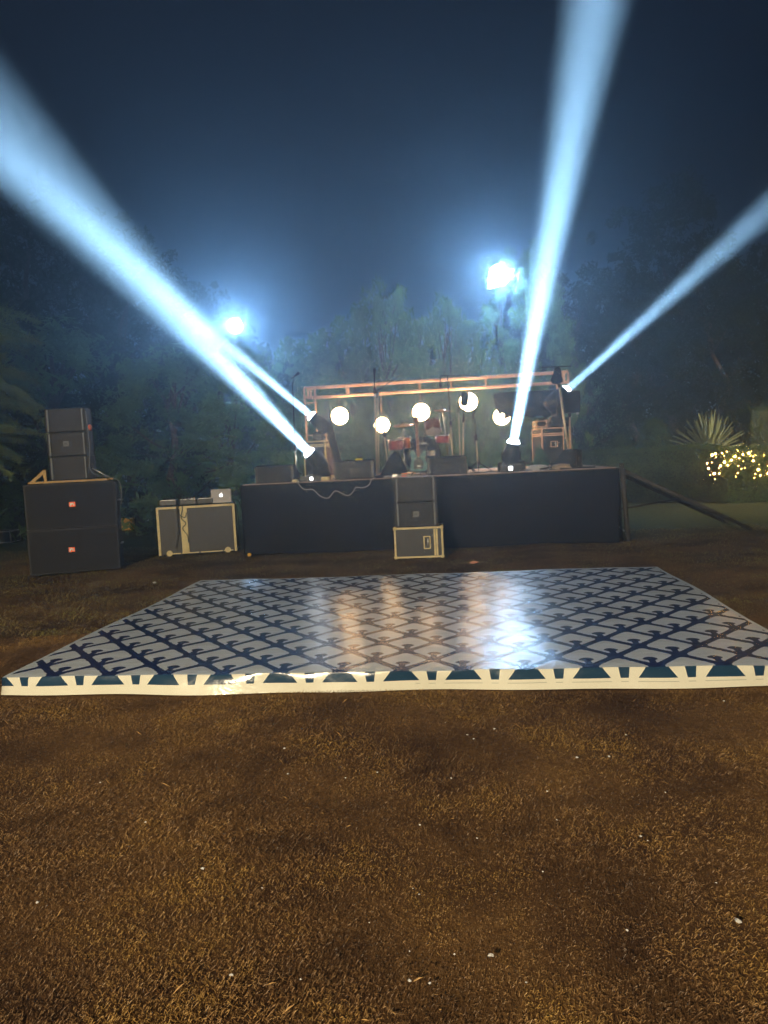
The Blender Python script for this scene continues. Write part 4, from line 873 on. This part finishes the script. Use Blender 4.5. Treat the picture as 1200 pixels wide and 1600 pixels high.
# ------------------------------------------------------------------ plants
def leaf_cloud(centres, radii, per, size, asp=0.5, droop=0.0, seed=1):
    g = np.random.default_rng(seed); C_ = np.repeat(np.asarray(centres), per, axis=0); Rr = np.repeat(np.asarray(radii), per); n = len(C_)
    d = g.normal(size=(n, 3)); d /= np.linalg.norm(d, axis=1)[:, None]
    P = C_ + d * (Rr * g.random(n) ** 0.45)[:, None] * np.array([1, 1, 0.8])
    a = g.normal(size=(n, 3)); a[:, 2] -= droop; a /= np.linalg.norm(a, axis=1)[:, None]
    b = np.cross(a, g.normal(size=(n, 3))); b /= np.linalg.norm(b, axis=1)[:, None] + 1e-9
    s = size * (0.5 + g.random(n)); a *= s[:, None]; b *= (s * asp)[:, None]
    return np.stack([P - a, P + b * 0.6 - a * 0.1, P + a, P - b * 0.6 - a * 0.1], 1).reshape(-1, 3)
def crown_points(H, R, low, n, g, lob=0.25, power=1.0):
    pts, rad = [], []
    for i in range(n):
        z = low + (H - low) * g.random() ** power; t_ = (z - low) / (H - low)
        a = g.random() * 2 * pi
        env = R * (1 - abs(t_ * 1.05 - 0.35) ** 1.7) * (1 + lob * sin(3 * a + 4 * t_) + 0.6 * lob * sin(5 * a - 7 * t_ + 1))
        env = max(env, R * 0.12); r = env * sqrt(g.random()) if g.random() < .35 else env * g.uniform(0.75, 1.05)
        pts.append((cos(a) * r, sin(a) * r, z + g.normal() * 0.12)); rad.append(g.uniform(0.16, 0.42) * (0.6 + R * 0.2))
    return pts, rad
def tree_kit(seed, H, R, low, n, per, size, m, asp=0.5, droop=0.0, power=1.0):
    g = np.random.default_rng(seed); pts, rad = crown_points(H, R, low, n, g, power=power)
    r = bpy.data.objects.new('kit', None); COL.objects.link(r)
    tk = MB(); wob = [(0.12 * R * sin(2.1 * k + seed), 0.1 * R * cos(1.7 * k + seed), H * 0.88 * k / 6) for k in range(7)]; wob[0] = (0, 0, -0.05)
    tk.tube(wob, [0.045 * H ** 0.6 * (1 - 0.13 * k) for k in range(7)], 8)
    for k in range(16):
        p = Vector(pts[(k * 7) % len(pts)]); zb = min(p.z * 0.75, H * 0.8); q = Vector(wob[min(6, int(zb / (H * 0.88) * 6))])
        tk.tube([q, q.lerp(p, 0.5) + Vector((0, 0, -0.1)), p], [0.035, 0.025, 0.01], 5)
    tk.build('trunk', M['bark'], r)
    quads('crown', leaf_cloud(pts, rad, per, size, asp, droop, seed), m, r)
    return r
def place_tree(kit, lab, px, ytop, Y, Wd=1.0, name='tree', cat='tree', grp='trees behind the stage', first=[set()], rz=None, kitH=None):
    if id(kit) in first[0]:
        r = kit.copy(); COL.objects.link(r)
        for ch in list(kit.children):
            c = ch.copy(); COL.objects.link(c); c.parent = r; c.name = ch.name.split('.')[0]
    else: r = kit; first[0].add(id(kit))
    top_ = at(px, ytop, Y); base = Vector((top_.x, Y, 0)); s = top_.z / kitH
    r.name = name; r.location = base; r.scale = (s * Wd, s * Wd, s); r.rotation_euler = (0, 0, rz if rz is not None else (px * 1.37) % 6.28)
    return tag(r, lab, cat, grp)
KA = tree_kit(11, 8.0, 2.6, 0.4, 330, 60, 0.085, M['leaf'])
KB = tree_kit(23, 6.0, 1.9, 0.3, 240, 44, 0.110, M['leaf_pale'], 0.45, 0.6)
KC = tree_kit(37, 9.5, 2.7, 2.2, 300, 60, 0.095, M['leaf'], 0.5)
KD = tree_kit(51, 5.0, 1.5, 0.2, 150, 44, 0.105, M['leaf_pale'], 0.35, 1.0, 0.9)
T = [  # kit, kit height, picture x, top, depth, width, label
 (KA, 8.0, 38, 300, 19.0, 1.0, 'tall dark leafy tree filling the left edge behind the subwoofers'),
 (KC, 9.5, 135, 335, 22.0, 1.0, 'tall dark tree behind the left speaker stack, crossed by the wide beam'),
 (KA, 8.0, 186, 400, 18.5, 0.92, 'dense dark tree right of the left speaker stack, behind the console'),
 (KC, 9.5, 300, 440, 27.0, 0.8, 'tree under the wide beam, left of the small floodlight'),
 (KB, 6.0, 345, 540, 17.5, 1.25, 'green bushy tree lit by the beam between the console and the stage'),
 (KD, 5.0, 262, 560, 16.5, 1.6, 'low dark bushy tree directly behind the console case'),
 (KD, 5.0, 70, 520, 16.5, 1.7, 'low dark bushy tree behind the left subwoofers'),
 (KA, 8.0, 425, 560, 23.0, 0.85, 'hazy bush behind the left end of the truss'),
 (KB, 6.0, 475, 535, 21.5, 0.85, 'slim hazy tree left of the tallest middle tree'),
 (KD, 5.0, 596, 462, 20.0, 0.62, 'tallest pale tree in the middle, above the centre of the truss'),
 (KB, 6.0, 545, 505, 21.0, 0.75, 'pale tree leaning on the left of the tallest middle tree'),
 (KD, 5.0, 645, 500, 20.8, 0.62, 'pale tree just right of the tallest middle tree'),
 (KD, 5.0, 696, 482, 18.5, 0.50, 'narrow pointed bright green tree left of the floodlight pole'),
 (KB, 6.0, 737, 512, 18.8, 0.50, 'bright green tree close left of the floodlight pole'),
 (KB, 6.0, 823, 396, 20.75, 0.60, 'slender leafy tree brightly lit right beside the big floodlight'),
 (KA, 8.0, 905, 430, 26.0, 0.9, 'dark tree right of the upright beam'),
 (KC, 9.5, 1040, 300, 29.0, 0.95, 'tallest dark tree at right, between the two right beams'),
 (KA, 8.0, 985, 470, 26.0, 1.0, 'dark tree behind the right flight case, under the slanting beam'),
 (KA, 8.0, 1120, 410, 27.5, 1.0, 'dark tree behind the spiky agave'),
 (KC, 9.5, 1215, 380, 28.0, 0.9, 'dark tree at the far right edge of the picture'),
 (KD, 5.0, 930, 605, 26.5, 1.2, 'low dark bush behind the hedge, right of the stage'),
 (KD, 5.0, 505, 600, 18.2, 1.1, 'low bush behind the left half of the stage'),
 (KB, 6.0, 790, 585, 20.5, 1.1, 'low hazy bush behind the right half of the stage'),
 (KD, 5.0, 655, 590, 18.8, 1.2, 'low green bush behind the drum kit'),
]
for k_, h_, px, yt, Y, wd, lab in T: place_tree(k_, lab, px, yt, Y, wd, kitH=h_)

# far-off wood closing the view behind the trees
g = np.random.default_rng(77); cs, rs = [], []
for k in range(2600):
    px = g.uniform(-260, 1460); Y = g.uniform(29, 36)
    yt = np.interp(px, [-260, 100, 300, 420, 560, 760, 860, 1000, 1460], [330, 380, 470, 575, 570, 590, 500, 430, 390]) + 26 * sin(px * 0.045) + 14 * sin(px * 0.13 + 1)
    tp = at(px, yt, Y); cs.append((tp.x, Y, g.uniform(0.1, max(tp.z, 1.5)))); rs.append(g.uniform(0.5, 0.9))
tag(quads('distant_wood', leaf_cloud(cs, rs, 42, 0.16, 0.55, 0.0, 5), M['leaf']), 'dark far-off wood closing the view behind the garden trees', 'wood', kind='stuff')

# feathery drooping tree at the left edge
g = np.random.default_rng(3); q = at(-75, 600, 12.6)
ct = thing('feathery_tree', 'near feathery drooping tree reaching in at the left edge, catching warm light', 'tree', (q.x, q.y, 0))
MB().tube([(0, 0, -0.05), (0.05, 0.05, 1.5), (-0.05, 0.1, 3.2), (0.08, 0, 5.2)], [0.16, 0.13, 0.09, 0.04], 10).build('trunk', M['bark'], ct)
br = MB(); NV = []
for k in range(64):
    z0 = g.uniform(1.9, 5.0); a = g.uniform(-1.3, 0.9); L_ = g.uniform(0.9, 2.0); dr = g.uniform(0.2, 0.7)
    pts = [Vector((cos(a) * L_ * u, sin(a) * L_ * u, z0 + 0.35 * u - dr * u * u * 1.4)) for u in np.linspace(0, 1, 7)]
    br.tube(pts, [0.016 * (1 - 0.13 * i) for i in range(7)], 4)
    sp_ = smooth_path(pts, 8)
    for p in sp_[10:]:
        for _ in range(7):
            d = Vector((g.normal(), g.normal(), g.normal() - 0.9)).normalized(); l_ = g.uniform(0.06, 0.16); w_ = Vector((g.normal(), g.normal(), g.normal())).cross(d).normalized() * 0.011
            e = p + d * l_; NV += [p - w_, p + w_, e + w_ * .4, e - w_ * .4]
br.build('branches', M['bark'], ct)
quads('needles', np.array([tuple(v) for v in NV]), M['needle'], ct)

def hedge(name, lab, a, b, depth, h, n, seed, m=None, grp=None, cat='hedge', round_=False):
    r = thing(name, lab, cat, ((a[0] + b[0]) / 2, (a[1] + b[1]) / 2, 0), math.atan2(b[1] - a[1], b[0] - a[0]), grp)
    L_ = math.hypot(b[0] - a[0], b[1] - a[1]); g = np.random.default_rng(seed)
    P = []
    if round_:
        d = g.normal(size=(n, 3)); d /= np.linalg.norm(d, axis=1)[:, None]; P = d * np.array([L_ / 2, depth / 2, h / 2]) * g.uniform(0.86, 1.04, n)[:, None] + [0, 0, h / 2]
        MB().sphere((0, 0, h / 2), 1.0, 20, 12).build('inner_growth', M['leaf'], r); r.children[0].scale = (L_ * .42, depth * .42, h * .42); r.children[0].location = (0, 0, h * .08 / 2 * 1)
        r.children[0].location = (0, 0, h / 2 - h / 2 * .42 * 2 * .5); r.children[0].data.transform(Matrix.Translation((0, 0, -h / 2))); r.children[0].location = (0, 0, h / 2)
    else:
        f = g.random(n); u = g.uniform(-.5, .5, n); v = g.uniform(0, 1, n); w_ = g.uniform(-.5, .5, n)
        P = np.where((f < .55)[:, None], np.stack([u * L_, -depth / 2 + g.normal(0, .03, n), v * h], 1), np.where((f < .85)[:, None], np.stack([u * L_, w_ * depth, h + g.normal(0, .03, n)], 1), np.stack([np.sign(w_) * L_ / 2 + g.normal(0, .03, n), u * depth, v * h], 1)))
        MB().box((0, 0, h / 2 - 0.03), (L_ - 0.08, depth - 0.08, h - 0.04)).build('inner_growth', M['leaf'], r)
    P[:, 2] += 0.03 * np.sin(P[:, 0] * 3.1 + seed)
    quads('foliage', leaf_cloud(P, np.full(n, 0.05), 2, 0.035, 0.6, 0.0, seed), m or M['hedge'], r)
    return r
A = at(912, 700, 20.6); B = at(1130, 700, 19.9)
hedge('hedge', 'long clipped dark hedge running behind the ramp', (A.x - 0.3, 20.9), (B.x, 20.2), 0.9, 1.33, 11000, 4)
A = atz(1103, 780); B = atz(1190, 783)
lh = hedge('hedge', 'clipped hedge corner wrapped in warm string lights at the right edge', (A.x, 18.0), (A.x + 3.4, 18.0), 1.0, 1.22, 10000, 5)
hedge('round_bush', 'rounded clipped bush left of the agave, above the hedge', (at(994, 690, 22).x, 22), (at(1050, 690, 22).x, 22), 1.1, 2.25, 5000, 6, round_=True, cat='bush')
hedge('round_bush', 'lower rounded bush farther left behind the hedge', (at(942, 690, 22.6).x, 22.6), (at(996, 690, 22.6).x, 22.6), 1.1, 1.8, 4000, 8, round_=True, cat='bush')
hedge('hedge', 'tall dark clipped hedge block right of the agave', (at(1162, 690, 22.5).x, 22.5), (at(1162, 690, 22.5).x + 3, 22.5), 1.0, 2.35, 6000, 9)
# agave
q = at(1108, 700, 21.3); ag = thing('agave', 'large spiky grey-green agave behind the hedge at right', 'plant', (q.x, q.y, 0))
MB().lathe((0, 0, 0), (0, 0, 1), [(0, 0.20), (0.7, 0.16), (1.2, 0.14)], 12).build('stem', M['bark'], ag)
g = np.random.default_rng(12)
for k in range(62):
    az = k * 2.399; el = radians(8 + 76 * ((k + 0.5) / 62)) ; L_ = g.uniform(0.95, 1.30) * (0.92 + 0.1 * sin(el))
    d = Vector((cos(az) * cos(el), sin(az) * cos(el), sin(el))); sd_ = Vector((-sin(az), cos(az), 0)); lf_ = MB(); vs = []
    for i, (u, w_) in enumerate([(0, .035), (.2, .050), (.5, .055), (.8, .035), (1.0, .002)]):
        p = Vector((0, 0, 1.12)) + d * (L_ * u) + Vector((0, 0, -0.18 * u * u * cos(el))); up_ = sd_.cross(d) * 0.02
        vs += [p - sd_ * w_ - up_ * -1, p - up_, p + sd_ * w_ + up_, p + up_ * 0.2 + Vector((0, 0, 0.012))]
    lf_.add(vs, [(4 * i + a, 4 * i + b_, 4 * i + 4 + b_, 4 * i + 4 + a) for i in range(4) for a, b_ in ((0, 1), (1, 2), (2, 3), (3, 0))], True)
    lf_.build('leaf', M['agave'], ag)
# string lights on the hedge
bl = [(1113, 711), (1118, 709), (1128, 708), (1105, 724), (1107, 732), (1116, 740), (1124, 740), (1126, 728), (1137, 727), (1148, 713), (1161, 710), (1170, 708), (1177, 713), (1177, 720), (1185, 734), (1188, 743), (1200, 740), (1206, 728), (1143, 719), (1132, 722), (1194, 712), (1155, 716)]
yy = 17.49; q0 = at(1150, 720, yy)
sl = thing('string_lights', 'warm string lights looping over the clipped hedge corner at the right edge', 'string lights', q0)
order = [2, 1, 0, 3, 4, 5, 6, 7, 19, 8, 18, 9, 21, 10, 11, 12, 13, 14, 15, 16, 17, 20]
pts = [at(*bl[i], yy) - q0 for i in order]
MB().tube(smooth_path([p + Vector((0, 0.015, 0)) for p in pts], 4), 0.005, 5).build('wire', M['cable_black'], sl)
for k, p in enumerate(pts):
    MB().sphere(p, 0.012 + 0.006 * ((k * 7) % 3), 8, 6).build('bulb', M['fairy'], sl)

g = np.random.default_rng(31)
for k in range(26):
    px = g.uniform(1108, 1215); py = 703 + 44 * g.random() ** 1.3 + 4 * sin(px * .12)
    MB().sphere(at(px, py, yy + g.uniform(-0.02, 0.03)) - q0, 0.006, 6, 4).build('bulb', M['fairy'], sl)
